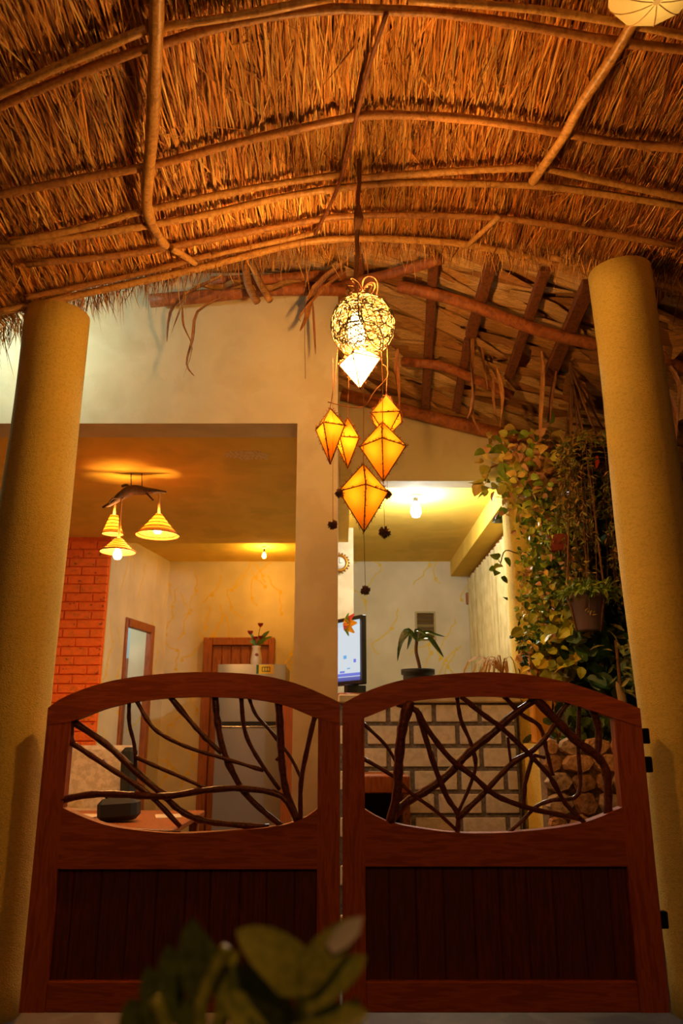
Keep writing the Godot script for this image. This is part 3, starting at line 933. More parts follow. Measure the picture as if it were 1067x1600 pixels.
# ------------------------------------------------------------------ woven ball lamp and the cloth diamonds
const D_LAMP := 2.85
func build_pendant() -> void:
	var c := P(567, 509, D_LAMP)
	var r := .130
	var t := thing("pendant_lamp", c, "woven vine ball pendant lamp glowing yellow over the gate", "lamp")
	var mb := MB.new().smooth(true)
	for i in 135:
		var ax := Vector3(rng.randfn(), rng.randfn(), rng.randfn()).normalized()
		var s := ax.cross(Vector3(.3, .8, .2)).normalized()
		var u := ax.cross(s)
		var h := rng.randf_range(-.45, .45)
		var pts := []
		var a0 := rng.randf() * TAU
		var span := rng.randf_range(2.0, TAU)
		var rr := r * rng.randf_range(.94, 1.02)
		var ph := rng.randf() * TAU
		for k in 21:
			var a := a0 + span * k / 20.0
			var hh := h + .13 * sin(a * 3.0 + ph)
			pts.append(c + (ax * hh + (s * cos(a) + u * sin(a)) * sqrt(maxf(1.0 - hh * hh, .01))) * rr)
		mb.tube(pts, rng.randf_range(.0012, .0023), 4, false)
	obj("woven_shade", mb, M.vine, t)
	# bulb with its holder
	var bc := P(556, 515, D_LAMP)
	var bulb := MB.new().smooth(true).lathe([[.0, -.075], [.02, -.072], [.034, -.055], [.038, -.03], [.034, .0], [.026, .035], [.018, .06], [.014, .07], [.0, .07]], bc, 18)
	obj("bulb", bulb, lit(Color(1, .95, .8), Color(1, .90, .62), 14.0), t)
	obj("lamp_holder", MB.new().smooth(true).lathe([[.0, .068], [.017, .068], [.018, .11], [.008, .115], [.0, .115]], bc, 14), M.dark, t)
	omni(bc, WARM, 3.5, .035, "bulb_light", t)
	# rope up to the bamboo, with knots
	var top := V(560, 280)
	top.z = c.z
	top.y = vault_y(top.x) + .02
	top.x = c.x - .01
	var pts := []
	for i in 13:
		var k := i / 12.0
		var e := bc + Vector3(0, .11, 0)
		pts.append(e.lerp(top, k) + Vector3(.003 * sin(i * 2.0), 0, .002 * cos(i * 3.0)))
	var rads := []
	for i in 13: rads.append([.009, .010, .011, .010, .012, .010, .019, .022, .014, .010, .010, .012, .014][i])
	obj("rope", MB.new().smooth(true).tube(curve(pts, 2), .0095, 8), M.rope, t)
	obj("knot", MB.new().smooth(true).tube([pts[6], pts[7], pts[8]], [.014, .022, .013], 10), M.rope, t)
	# curled vine ends over the ball
	for i in 9:
		var a := rng.randf() * TAU
		var b0 := c + Vector3(cos(a) * .03, r * .97, sin(a) * .03)
		var q := []
		for k in 8:
			var w := k / 7.0
			q.append(b0 + Vector3(cos(a + w * 3.4) * (.02 + .03 * sin(PI * w)), .075 * sin(PI * w * .9), sin(a + w * 3.4) * (.02 + .03 * sin(PI * w))))
		obj("vine_curl", MB.new().smooth(true).tube(curve(q, 2), .0035, 5), M.rope, t)
	# cloth diamonds
	var hot := diamond(P(562, 565, 2.87), .088, .07, .118, M.cloth_w, 0.35, "white glowing cloth diamond directly under the woven ball")
	omni(P(562, 570, 2.87), WARM, .9, .03, "diamond_lamp_light", hot)
	var dia := [
		[516, 668, 2.87, .066, .085, .160, .42, "orange cloth diamond lantern hanging beside the corner post, slimmer one in front"],
		[543, 688, 2.97, .059, .105, .125, .6, "orange cloth diamond lantern half hidden behind the slim one"],
		[604, 652, 2.97, .086, .105, .090, .9, "highest hanging orange cloth diamond with a yellow upper side"],
		[598, 697, 2.85, .094, .105, .150, .08, "widest orange cloth diamond lantern, hung above the lowest one"],
		[568, 768, 2.82, .098, .115, .165, -.06, "lowest hanging orange cloth diamond lantern between two pompoms"],
	]
	var anchor := P(562, 612, 2.87)
	for q in dia:
		var ctr := P(q[0], q[1], q[2])
		var d := diamond(ctr, q[3] * .95, q[4] * .95, q[5] * .95, M.cloth_o, q[6], q[7], "hanging orange cloth diamonds")
		obj("bulb", MB.new().smooth(true).lathe([[0, -.008], [.007, 0], [.005, .008], [0, .012]], ctr, 8), lit(Color(1, .95, .8), Color(1, .85, .5), 4.0), d)
		omni(ctr, Color(1, .80, .45), .013, .008, "diamond_lamp_light", d)
		var up := ctr + Vector3(0, q[4], 0)
		var to := Vector3(clampf(up.x, c.x - .1, c.x + .1), c.y - sqrt(maxf(r * r - pow(clampf(up.x - c.x, -.1, .1), 2), 0)) + .01, c.z)
		obj("string", MB.new().tube([up, up.lerp(to, .5) + Vector3(.004, 0, 0), to], .0014, 4), M.fringe, d)
	# the looped cord between the diamonds
	obj("looped_cord", MB.new().smooth(true).tube(curve(Pa([[512, 628], [545, 636], [570, 634], [585, 612], [605, 590], [604, 575], [598, 570]], 2.88), 4), .0024, 5), M.fringe, t)
	# pompoms on threads
	for q in [[520, 820, .0135, 2.85, 560, "brown pompom hanging on a thread beside the corner post"], [601, 832, .016, 2.85, 700, "larger brown pompom hanging below the widest diamond"], [531, 771, .013, 2.80, 730, "pinkish brown pompom tied at the lowest diamond, post side"], [605, 773, .014, 2.85, 752, "pinkish brown pompom tied at the lowest diamond, plant side"], [571, 923, .0135, 2.86, 600, "lowest brown pompom hanging in front of the kitchen wall"]]:
		var pc := P(q[0], q[1], q[3])
		var pm := thing("pompom", pc, q[5], "pompom", "brown pompoms on threads")
		var ball := MB.new().smooth(true)
		for i in 90:
			var dv := Vector3(rng.randfn(), rng.randfn(), rng.randfn()).normalized()
			ball.tube([pc, pc + dv * q[2] * .8, pc + dv * q[2] * rng.randf_range(1.3, 1.65)], [q[2] * .3, q[2] * .22, q[2] * .07], 4)
		obj("tuft", ball, M.pom, pm)
		var e := P(q[0], q[4], q[3])
		for k in [[601, 3], [571, 4]]:                  # two of them hang from the lower point of a diamond
			if q[0] == k[0]:
				e = P(dia[k[1]][0], dia[k[1]][1], dia[k[1]][2]) - Vector3(0, dia[k[1]][5] * .95 - .004, 0)
		obj("thread", MB.new().tube([pc, e], .0009, 4), M.fringe, pm)

func diamond(c: Vector3, r: float, up: float, down: float, cloth: Material, turn: float, label: String, group := "") -> Node3D:
	var t := thing("diamond_lantern", c, label, "lantern", group)
	var ring := []
	for k in 4:
		var a := turn + TAU * k / 4
		ring.append(c + Vector3(cos(a) * r, 0, sin(a) * r))
	var top := c + Vector3(0, up, 0)
	var bot := c - Vector3(0, down, 0)
	for k in 4:
		var k2 := (k + 1) % 4
		for ap in [top, bot]:
			var mb := MB.new()
			# the cloth sags a little inwards between the ribs
			var m: Vector3 = (ring[k] + ring[k2] + ap) / 3.0
			m = m.lerp(c, .05)
			mb.out([ring[k], ring[k2], m], c); mb.out([ring[k2], ap, m], c); mb.out([ap, ring[k], m], c)
			obj("cloth_panel", mb, cloth, t)
	var ribs := MB.new()
	var fr := MB.new()
	for k in 4:
		var segs := [[ring[k], ring[(k + 1) % 4]], [ring[k], top], [ring[k], bot]]
		for s in segs:
			ribs.tube([s[0], s[1]], .0022, 5)
			var n := 18
			for i in n:
				var p: Vector3 = s[0].lerp(s[1], (i + rng.randf()) / n)
				var o := (p - c).normalized() + Vector3(rng.randfn(), rng.randfn(), rng.randfn()) * .55
				fr.tube([p, p + o.normalized() * rng.randf_range(.005, .014)], [.0024, .0009], 3)
	obj("ribs", ribs, M.rib, t)
	var f := obj("fringe", fr, M.fringe, t)
	f.set_meta("kind", "stuff")
	return t

# ------------------------------------------------------------------ lamps in the house
func basket_lamp(rim: Vector3, r: float, h: float, top_r: float, cord_to: Vector3, label: String, e: float, bulb_low: float) -> void:
	var t := thing("basket_lamp", rim, label, "lamp", "basket pendant lamps on the driftwood")
	var sh := MB.new().smooth(true)
	var prof := []
	for i in 9:
		var k := i / 8.0
		prof.append([lerpf(r, top_r, pow(k, .85)) * (1.0 + .015 * (i % 2)), h * k])
	sh.lathe(prof, rim, 26)
	obj("shade", sh, M.basket, t)
	# woven bands
	for i in 5:
		var k := (i + .5) / 5.0
		var rr := lerpf(r, top_r, pow(k, .85)) + .002
		var pts := []
		for a in 25:
			pts.append(rim + Vector3(cos(TAU * a / 24) * rr, h * k, sin(TAU * a / 24) * rr))
		obj("woven_band", MB.new().smooth(true).tube(pts, .0028, 4, false), M.basket_band, t)
	var pts := []
	for a in 25: pts.append(rim + Vector3(cos(TAU * a / 24) * r, 0, sin(TAU * a / 24) * r))
	obj("rim", MB.new().smooth(true).tube(pts, .004, 5, false), M.basket_band, t)
	var bc := rim + Vector3(0, h * .42 - bulb_low, 0)
	obj("bulb", MB.new().smooth(true).lathe([[0, -.034], [.018, -.030], [.028, -.012], [.028, .006], [.018, .03], [.012, .045], [0, .045]], bc, 14), lit(Color(1, .95, .8), Color(1, .90, .62), 10.0), t)
	omni(bc, WARM, e, .028, "bulb_light", t)
	obj("cord", MB.new().smooth(true).tube([rim + Vector3(0, h, 0), (rim + Vector3(0, h, 0)).lerp(cord_to, .5), cord_to], [.010, .007, .006], 6), M.cord, t)

func build_house_lamps() -> void:
	M.basket = mat(Color(.66, .40, .12), .8)
	M.basket.backlight_enabled = true
	M.basket.backlight = Color(.40, .25, .06)
	M.basket_band = mat(Color(.46, .25, .07), .8)
	M.cord = mat(Color(.78, .58, .28), .8)
	var d := 5.0
	# driftwood that carries the lamps
	var dw := thing("driftwood", P(205, 775, d), "gnarled driftwood branch hung under the ceiling carrying three basket lamps", "branch")
	obj("branch_body", MB.new().smooth(true).tube(curve(Pa([[160, 793], [175, 786], [190, 774], [206, 766], [225, 767], [245, 768], [260, 769]], d), 3), [.006, .010, .014, .018, .022, .026, .030, .034, .036, .036, .034, .032, .028, .024, .020, .016, .012, .008, .006], 9), M.darkwood, dw)
	obj("twig", MB.new().smooth(true).tube(curve(Pa([[228, 770], [236, 778], [240, 782]], d - .03), 3), .006, 6), M.darkwood, dw)
	obj("twig", MB.new().smooth(true).tube(curve(Pa([[186, 778], [176, 779], [170, 786]], d - .04), 3), .005, 6), M.darkwood, dw)
	obj("twig", MB.new().smooth(true).tube(curve(Pa([[205, 764], [198, 758], [190, 760]], d + .02), 3), .009, 6), M.darkwood, dw)
	for px in [205, 222]:
		var q := P(px, 766, d)
		obj("hanging_wire", MB.new().tube([q, Vector3(q.x - .01, C_NEAR, q.z)], .003, 5), M.dark, dw)
	basket_lamp(P(246, 836, d), .143, .145, .018, P(249, 770, d), "wide conical basket lamp on the thick end of the driftwood", .74, .02)
	basket_lamp(P(176, 834, d + .02), .070, .125, .026, P(181, 776, d), "narrow bell shaped basket lamp above the shallow one", .52, .0)
	basket_lamp(P(184, 862, d - .08), .112, .085, .025, P(190, 775, d), "shallow basket lamp with its bulb showing below the rim", .74, .055)
	# bare bulbs on the ceilings
	for q in [[413, 853, 7.5, C_FAR, .022, Color(1, .76, .36), .38, "small bare yellow bulb on the ceiling by the fridge"], [649, 772, 5.75, C_FAR, .042, Color(.95, .98, 1.0), 1.5, "bright bare white bulb on the kitchen ceiling"]]:
		var top := P(q[0], q[1], q[2])
		top.y = q[3]
		var t := thing("ceiling_bulb", top, q[7], "bulb", "bare ceiling bulbs")
		var r: float = q[4]
		obj("rose", MB.new().smooth(true).lathe([[0, -.018], [r * .9, -.018], [r * 1.1, 0], [0, 0]], top, 18), M.cream, t)
		obj("socket", MB.new().smooth(true).lathe([[0, -.055], [r * .5, -.055], [r * .5, -.018], [0, -.018]], top, 14), M.dark, t)
		obj("bulb", MB.new().smooth(true).lathe([[0, -.055 - r * 2.9], [r * .7, -.055 - r * 2.7], [r, -.055 - r * 1.9], [r * .85, -.055 - r * .9], [r * .45, -.055], [0, -.055]], top, 18), lit(Color(1, 1, .9), q[5], 12.0), t)
		omni(top + Vector3(0, -.055 - r * 1.7, 0), q[5], q[6], r, "bulb_light", t)
	# cool floodlight at the edge of the canopy
	var fp := P(-14, 462, 3.62)
	var fl := thing("flood_lamp", fp, "cool white lamp shining under the thatch beside the ochre pillar", "lamp")
	obj("housing", MB.new().box(fp + Vector3(-.02, .03, .0), Vector3(.05, .04, .08), Basis.IDENTITY, .008), M.dark, fl)
	obj("bulb", MB.new().smooth(true).lathe([[0, -.045], [.025, -.04], [.035, -.01], [.02, .02], [0, .025]], fp, 14), lit(Color(1, 1, 1), Color(.9, .97, 1.0), 16.0), fl)
	obj("arm", MB.new().tube([fp + Vector3(-.02, .04, 0), fp + Vector3(-.08, .2, -.2), Vector3(fp.x - .08, fp.y + .2, -D_FAC - .02)], .012, 6), M.dark, fl)
	omni(fp, Color(.88, .98, .97), .58, .03, "bulb_light", fl)

# ------------------------------------------------------------------ sitting room and hallway
func build_left_room() -> void:
	# fridge
	var d := 7.2
	var a := P(341, 1038, d)
	var b := P(446, 1038, d)
	var fx := (a.x + b.x) / 2
	var w := b.x - a.x
	var h := a.y
	var f := thing("fridge", Vector3(fx, .03, -d - .3), "tall stainless steel fridge freezer with a yellow sticker on its upper door", "fridge")
	obj("body", MB.new().ab(Vector3(a.x, .06, -d - .05), Vector3(b.x, h - .005, -d - .62), .01), M.steel_side, f)
	var split := P(390, 1131, d).y
	var fd := obj("freezer_door", fridge_door(a.x, b.x, split + .02, h, -d), M.steel, f)
	var ld := obj("fridge_door", fridge_door(a.x, b.x, .08, split - .02, -d), M.steel, f)
	obj("handle_recess", MB.new().ab(Vector3(a.x + .03, split - .019, -d - .003), Vector3(b.x - .05, split + .019, -d - .05)), M.black, f)
	obj("handle_lip", MB.new().smooth(true).tube(curve([Vector3(a.x + .03, split - .0, -d + .012), Vector3(a.x + .07, split - .022, -d + .02), Vector3((a.x + b.x) / 2, split - .024, -d + .024), Vector3(b.x - .09, split - .022, -d + .02), Vector3(b.x - .05, split - .0, -d + .012)], 3), .007, 6), M.chrome, ld)
	obj("foot", MB.new().ab(Vector3(a.x + .04, .03, -d - .08), Vector3(a.x + .1, .06, -d - .14)), M.black, f)
	obj("foot", MB.new().ab(Vector3(b.x - .1, .03, -d - .08), Vector3(b.x - .04, .06, -d - .14)), M.black, f)
	# energy sticker on the freezer door: yellow with a green edge and dark print
	var s0 := P(401, 1039, d)
	var s1 := P(427, 1053, d)
	obj("sticker", MB.new().ab(Vector3(s0.x, s1.y, -d + .0165), Vector3(s1.x, s0.y, -d + .0175)), mat(Color(.93, .74, .10), .5), fd)
	obj("sticker_edge", MB.new().ab(Vector3(s0.x, s1.y, -d + .0175), Vector3(s0.x + .022, s0.y, -d + .0183)), mat(Color(.13, .34, .10), .5), fd)
	obj("sticker_print", MB.new().ab(Vector3(s0.x + .05, s1.y + .018, -d + .0175), Vector3(s0.x + .125, s1.y + .024, -d + .0183)), M.dark, fd)
	obj("sticker_print", MB.new().ab(Vector3(s0.x + .05, s0.y - .024, -d + .0175), Vector3(s0.x + .125, s0.y - .018, -d + .0183)), M.dark, fd)
	for k in 4:
		obj("sticker_print", MB.new().ab(Vector3(s0.x + .05 + k * .023, s1.y + .024, -d + .0175), Vector3(s0.x + .056 + k * .023, s0.y - .024, -d + .0183)), M.dark, fd)
	# vase with roses on the fridge
	var v := P(400, 1036, d + .15)
	v.y = h - .005
	var vs := thing("vase", v, "white vase with a painted flower standing on the fridge", "vase")
	var prof := [[0, 0], [.045, 0], [.05, .01], [.052, .06], [.044, .12], [.036, .16], [.042, .185], [.036, .185], [.03, .16], [0, .15]]
	obj("body", MB.new().smooth(true).lathe(prof, v, 20), mat(Color(.90, .84, .72), .3), vs)
	obj("painted_flower", MB.new().smooth(true).lathe([[0, .003], [.012, .003], [.016, 0]], v + Vector3(.008, .10, .046), 10, Basis(Vector3.RIGHT, PI / 2)), mat(Color(.62, .22, .20), .5), vs)
	var heads := [[407, 978, .030, "red rose standing highest in the white vase"], [391, 990, .030, "red rose leaning towards the plank door in the white vase"], [399, 998, .024, "small red rose low in the white vase"], [407, 997, .024, "small red rose beside the green leaves in the white vase"]]
	for hd in heads:
		var hp := P(hd[0], hd[1], d + .13)
		var rs := thing("rose", hp, hd[3], "flower", "roses in the white vase")
		obj("stem", MB.new().tube(curve([v + Vector3(0, .16, 0), (v + Vector3(0, .2, 0)).lerp(hp, .5), hp], 3), .003, 5), mat(Color(.20, .33, .08), .6), rs)
		for k in 7:
			var an := TAU * k / 7.0
			var rr: float = hd[2]
			var o := Vector3(cos(an), 0, sin(an))
			obj("petal", MB.new().blade([hp + Vector3(0, -.012, 0), hp + o * rr * .5, hp + o * rr * .8 + Vector3(0, rr * .5, 0), hp + o * rr * .9 + Vector3(0, rr * .8, 0)], [rr * .15, rr * .5, rr * .5, rr * .2], Vector3.UP + o * -.6, .2), mat(Color(.72, .10, .05).lerp(Color(.5, .04, .03), k % 2), .6), rs)
	var lf := thing("leaf_spray", v + Vector3(0, .17, 0), "fresh green leaf spray in the white vase", "leaves")
	for q in [[421, 986, .02], [417, 1000, .02], [390, 1003, .018], [412, 1006, .018], [388, 985, .012], [425, 995, .014]]:
		var e := P(q[0], q[1], d + .12)
		var s := v + Vector3(0, .17, 0)
		obj("leaf", MB.new().blade(curve([s, s.lerp(e, .5) + Vector3(0, .02, 0), e], 3), [.004, .006, .012, q[2], q[2], .012, .002], Vector3(.2, .6, 1), .2), mat(Color(.36, .50, .10), .5), lf)
	# white sofa against the bricks
	var sx1 := P(207, 1165, 6.45).x
	var sy := P(207, 1165, 6.45).y
	var cloth := grain(120, [Color(.78, .70, .58), Color(.86, .79, .68)], [.35, .65], .02, Vector3(1.5, 1.5, 1.5), .95, .1)
	var so := thing("sofa", Vector3(sx1 - .9, .03, -6.3), "cream sofa with a tall straight back in front of the bricks", "sofa")
	obj("backrest", MB.new().ab(Vector3(sx1 - 1.7, .35, -6.45), Vector3(sx1, sy, -6.62), .03), cloth, so)
	obj("seat", MB.new().ab(Vector3(sx1 - 1.7, .25, -5.85), Vector3(sx1 - .02, .48, -6.45), .04), cloth, so)
	for p in [[-.08, -5.9], [-.08, -6.55], [-1.65, -5.9], [-1.65, -6.55]]:
		obj("leg", MB.new().ab(Vector3(sx1 + p[0] - .025, .03, p[1] - .025), Vector3(sx1 + p[0] + .025, .26, p[1] + .025), .004), M.doorwood, so)
	# low table with papers and a dark bag
	var ty := .52
	var t0 := Vector3(-2.3, ty, -4.75)
	var t1 := Vector3(-.95, ty, -5.8)
	var tb := thing("coffee_table", Vector3(-1.65, .03, -5.4), "low brown glossy wooden table in front of the sofa", "table")
	obj("table_top", MB.new().ab(Vector3(t0.x, ty - .04, t0.z), Vector3(t1.x, ty, t1.z), .008), M.doorwood, tb)
	for p in [[t0.x + .06, t0.z - .06], [t1.x - .06, t0.z - .06], [t0.x + .06, t1.z + .06], [t1.x - .06, t1.z + .06]]:
		obj("leg", MB.new().ab(Vector3(p[0] - .03, .03, p[1] - .03), Vector3(p[0] + .03, ty - .035, p[1] + .03), .004), M.doorwood, tb)
	var pm := mat(Color(.84, .74, .58), .9)
	for p in [[-1.80, -5.0, .44, .1, 0.0, "large cream paper sheet lying beside the dark bag on the table"], [-1.80, -5.4, .50, -.2, .004, "cream paper sheet lying askew behind the dark bag on the table"], [-1.12, -5.4, .16, .25, 0.0, "single cream paper sheet lying alone at the table end by the doorway"]]:
		var o := obj("paper", MB.new().box(Vector3.ZERO, Vector3(p[2], .003, .22), Basis(Vector3.UP, p[3])), pm)
		o.position = Vector3(p[0], ty + .002 + p[4], p[1])
		tag(o, p[5], "paper", "papers on the low table")
	var bg := thing("handbag", Vector3(-1.37, ty, -5.1), "dark olive bag slumped on the low table", "bag")
	var bm := mat(Color(.12, .12, .09), .7)
	obj("body", MB.new().box(Vector3(-1.36, ty + .072, -5.1), Vector3(.24, .13, .16), Basis(Vector3.BACK, .06), .03), bm, bg)
	obj("strap", MB.new().smooth(true).tube(curve([Vector3(-1.45, ty + .135, -5.1), Vector3(-1.40, ty + .16, -5.12), Vector3(-1.33, ty + .155, -5.13), Vector3(-1.30, ty + .13, -5.1)], 4), .008, 6), bm, bg)
	# dark jacket stand: tall dark cushion between the sofa and the doorway
	var cu := P(204, 1200, 6.2)
	var cush := thing("cushion", Vector3(cu.x, .48, -6.2), "dark olive cushion propped at the end of the cream sofa", "cushion")
	obj("cover", MB.new().box(Vector3(cu.x - .03, .70, -6.28), Vector3(.11, .46, .12), Basis(Vector3.BACK, .04), .03), bm, cush)
	# dark doormat stack by the door frames
	var mt := thing("floor_mat", Vector3(-1.3, .03, -7.85), "dark mat on the floor before the plank door", "mat")
	obj("mat_body", MB.new().ab(Vector3(-1.6, .03, -7.6), Vector3(-1.2, .05, -8.0), .006), M.dark, mt)
	obj("mat_border", MB.new().ab(Vector3(-1.57, .048, -7.63), Vector3(-1.23, .053, -7.97)), M.rafter, mt)

func fridge_door(x0: float, x1: float, y0: float, y1: float, z: float) -> MB:      # a slightly bowed door
	var mb := MB.new().smooth(true)
	var n := 12
	var fr := []
	for i in n + 1:
		var k := i / float(n)
		fr.append(Vector2(lerpf(x0, x1, k), z + .016 * (1.0 - pow(absf(2.0 * k - 1.0), 3.0))))
	for i in n:
		mb.quad(Vector3(fr[i].x, y0, fr[i].y), Vector3(fr[i].x, y1, fr[i].y), Vector3(fr[i + 1].x, y1, fr[i + 1].y), Vector3(fr[i + 1].x, y0, fr[i + 1].y))
	mb.smooth(false)
	for yy in [y0, y1]:
		var poly := []
		for p in fr: poly.append(Vector3(p.x, yy, p.y))
		poly.append(Vector3(x1, yy, z - .045)); poly.append(Vector3(x0, yy, z - .045))
		mb.out(poly, Vector3((x0 + x1) / 2, (y0 + y1) / 2, z))
	for e in [[x0, fr[0].y], [x1, fr[n].y]]:
		mb.out([Vector3(e[0], y0, e[1]), Vector3(e[0], y1, e[1]), Vector3(e[0], y1, z - .045), Vector3(e[0], y0, z - .045)], Vector3((x0 + x1) / 2, (y0 + y1) / 2, z))
	return mb

# ------------------------------------------------------------------ kitchen side
const D_BAR := 4.9
func build_right_room() -> void:
	# counter of white painted blocks with dark joints
	var y_top := P(653, 1086, 5.0).y
	var bx0 := -.02
	var bx1 := 1.06
	var bar := thing("bar_counter", Vector3(.5, 0, -D_BAR - .1), "white painted block counter wall with dark grey joints behind the gate", "counter")
	obj("core", MB.new().ab(Vector3(bx0, 0, -D_BAR - .012), Vector3(bx1, y_top - .05, -D_BAR - .2)), M.mortar, bar)
	obj("counter_top", MB.new().ab(Vector3(bx0, y_top - .05, -D_BAR + .03), Vector3(bx1 + .03, y_top, -D_BAR - .32), .008), M.cream, bar)
	var j0 := P(700, 1131, D_BAR).y
	var ph := P(700, 1131, D_BAR).y - P(700, 1166, D_BAR).y
	var pw := P(715, 1150, D_BAR).x - P(643, 1150, D_BAR).x
	for r in range(-1, 9):
		var y1 := j0 - ph * r
		var y0 := y1 - ph
		if y1 > y_top - .05: y1 = y_top - .05
		if y0 < 0: y0 = 0.0
		if y1 - y0 < .03: continue
		var x := P(643, 1150, D_BAR).x - pw * 3 + (pw * .5 if posmod(r, 2) else 0.0)
		while x < bx1:
			var xa := maxf(x, bx0)
			var xb := minf(x + pw, bx1)
			if xb - xa > .03:
				obj("block", MB.new().ab(Vector3(xa + .014, y0 + .012, -D_BAR + rng.randf_range(-.001, .003)), Vector3(xb - .014, y1 - .012, -D_BAR - .03), .004), M.white_block, bar)
			x += pw
	# low wooden bench with an open dark shelf in front of it
	var b0 := P(545, 1212, 4.45)
	var b1 := P(640, 1212, 4.45)
	var bn := thing("bench", Vector3((b0.x + b1.x) / 2, 0, -4.6), "dark wooden bench with an open shelf before the white blocks", "bench")
	var bh := b0.y
	obj("seat", MB.new().ab(Vector3(b0.x, bh - .09, -4.45), Vector3(b1.x, bh, -4.85), .006), M.doorwood, bn)
	obj("back_panel", MB.new().ab(Vector3(b0.x, .04, -4.83), Vector3(b1.x, bh - .09, -4.85)), M.dark, bn)
	obj("shelf", MB.new().ab(Vector3(b0.x + .03, .2, -4.47), Vector3(b1.x - .03, .23, -4.83), .003), M.rafter, bn)
	for x in [b0.x + .02, b1.x - .02]:
		obj("leg", MB.new().ab(Vector3(x - .02, 0, -4.46), Vector3(x + .02, bh - .09, -4.83), .004), M.rafter, bn)
	# plant in a black bowl on the counter
	var pc := P(653, 1052, 5.02)
	pc.y = y_top
	var pt := thing("potted_plant", pc, "young dracaena with drooping blade leaves in a round black pot on the counter", "plant")
	var ph2 := P(653, 1046, 5.02).y - y_top
	obj("pot", MB.new().smooth(true).lathe([[0, 0], [.085, 0], [.095, ph2 * .7], [.094, ph2 * .78], [.106, ph2 * .8], [.107, ph2], [.098, ph2], [.092, ph2 * .85], [0, ph2 * .85]], pc, 24), M.dark, pt)
	obj("soil", MB.new().lathe([[0.0, ph2 * .9], [.092, ph2 * .86]], pc, 20), M.soil, pt)
	var sp_ := Pa([[657, 1050], [654, 1035], [650, 1018], [651, 1000]], 5.02)
	obj("stem", MB.new().smooth(true).tube(curve(sp_, 3), .011, 7), mat(Color(.35, .22, .10), .7), pt)
	var lm := grain(130, [Color(.14, .24, .07), Color(.26, .38, .13)], [.3, .7], .02, Vector3(4, 4, 4), .35)
	for l in [[[651, 1002], [640, 990], [626, 1005], [621, 1033], .016], [[650, 1000], [638, 985], [628, 996], [622, 1012], .018], [[652, 1001], [664, 988], [680, 992], [695, 995], .014], [[652, 1002], [668, 996], [682, 1012], [693, 1027], .018], [[651, 1000], [650, 985], [662, 990], [672, 999], .013], [[651, 1001], [643, 992], [640, 1002], [636, 1015], .012]]:
		var pts := curve(Pa([l[0], l[1], l[2], l[3]], 5.02 + rng.randf_range(-.1, .1)), 3)
		var ws := []
		for i in pts.size(): ws.append(l[4] * sin(PI * (.12 + .86 * i / (pts.size() - 1.0))) * 1.05)
		obj("leaf", MB.new().blade(pts, ws, Vector3(0, .7, .8), .3), lm, pt)
	# straw-coloured grass plant in a red pot further along
	var gp := P(793, 1045, 4.95)
	gp.y = y_top
	gp.x = minf(gp.x, 1.0)
	var gr := thing("grass_plant", gp, "straw coloured arching grass plant in a small red pot on the counter", "plant")
	obj("pot", MB.new().smooth(true).lathe([[0, 0], [.03, 0], [.045, .10], [.05, .10], [.05, .13], [.042, .13], [.04, .11], [0, .11]], gp, 18), mat(Color(.42, .10, .05), .5), gr)
	var gm := mat(Color(.72, .52, .20), .7)
	for i in 30:
		var a := rng.randf_range(-2.9, .1) + PI * .5
		var l := rng.randf_range(.12, .26)
		var o := Vector3(-absf(cos(a)) if rng.randf() < .8 else absf(cos(a)) * .3, 0, sin(a) * .6)
		var s := gp + Vector3(0, .12, 0)
		var pts := curve([s, s + o * l * .5 + Vector3(0, l * .45, 0), s + o * l * .95 + Vector3(0, l * .35, 0), s + o * l * 1.15 + Vector3(0, -.02, 0)], 2)
		obj("grass_blade", MB.new().blade(pts, [.004, .005, .005, .005, .004, .003, .001], Vector3(0, 1, .4), .3, .0008), gm, gr)
	# television, turned sideways
	var c := P(563, 960, 5.6)
	var e := P(570, 1069, 5.6)
	var dirv := Vector3(-cos(.98), 0, -sin(.98))
	var w := .92
	var hgt := c.y - e.y
	var tv := thing("tv", Vector3(c.x - .2, y_top, -5.95), "flat television with a bright pale screen turned sideways behind the post", "television")
	var o0 := Vector3(e.x, e.y, -5.6)
	var bas := Basis(dirv, Vector3.UP, dirv.cross(Vector3.UP))
	if bas.z.z < 0: bas = Basis(-dirv, Vector3.UP, (-dirv).cross(Vector3.UP))
	var mid := o0 + dirv * w / 2 + Vector3(0, hgt / 2, 0)
	obj("frame", MB.new().box(mid, Vector3(w, hgt, .04), bas, .006), M.black, tv)
	obj("screen", tv_screen(mid + bas.z * .022, w - .05, hgt - .06, bas), tv_mat(), tv)
	var al := AreaLight3D.new()
	al.name = "screen_light"
	al.area_size = Vector2(w - .06, hgt - .08)
	al.light_color = Color(.85, .9, 1.0)
	al.light_energy = .12
	al.area_range = 20.0
	al.shadow_enabled = true
	tv.add_child(al)
	al.transform = Transform3D(bas, mid + bas.z * .04 - tv.position)
	obj("stand", MB.new().box(o0 + dirv * w / 2 + Vector3(0, -.03, 0), Vector3(.06, .058, .04), bas, .004), M.black, tv)
	obj("foot", MB.new().box(o0 + dirv * .12 + Vector3(0, -.029, 0), Vector3(.05, .058, .16), bas, .004), M.black, tv)
	var sb := thing("tv_stand", Vector3(c.x - .25, .03, -6.0), "narrow wooden cabinet under the television", "cabinet")
	var sy := e.y - .06
	obj("cabinet_body", MB.new().box(Vector3(mid.x, .03 + (sy - .03) / 2, mid.z), Vector3(w * .96, sy - .03, .3), bas, .008), M.doorwood, sb)
	obj("cabinet_door", MB.new().box(Vector3(mid.x, .5, mid.z) + bas.z * .155, Vector3(w * .4, .7, .02), bas, .004), M.wood_v, sb)
	# yellow paper flower on the corner of the screen
	var fo := o0 + dirv * .12 + bas.z * .04
	fo.y = P(552, 973, 5.6).y
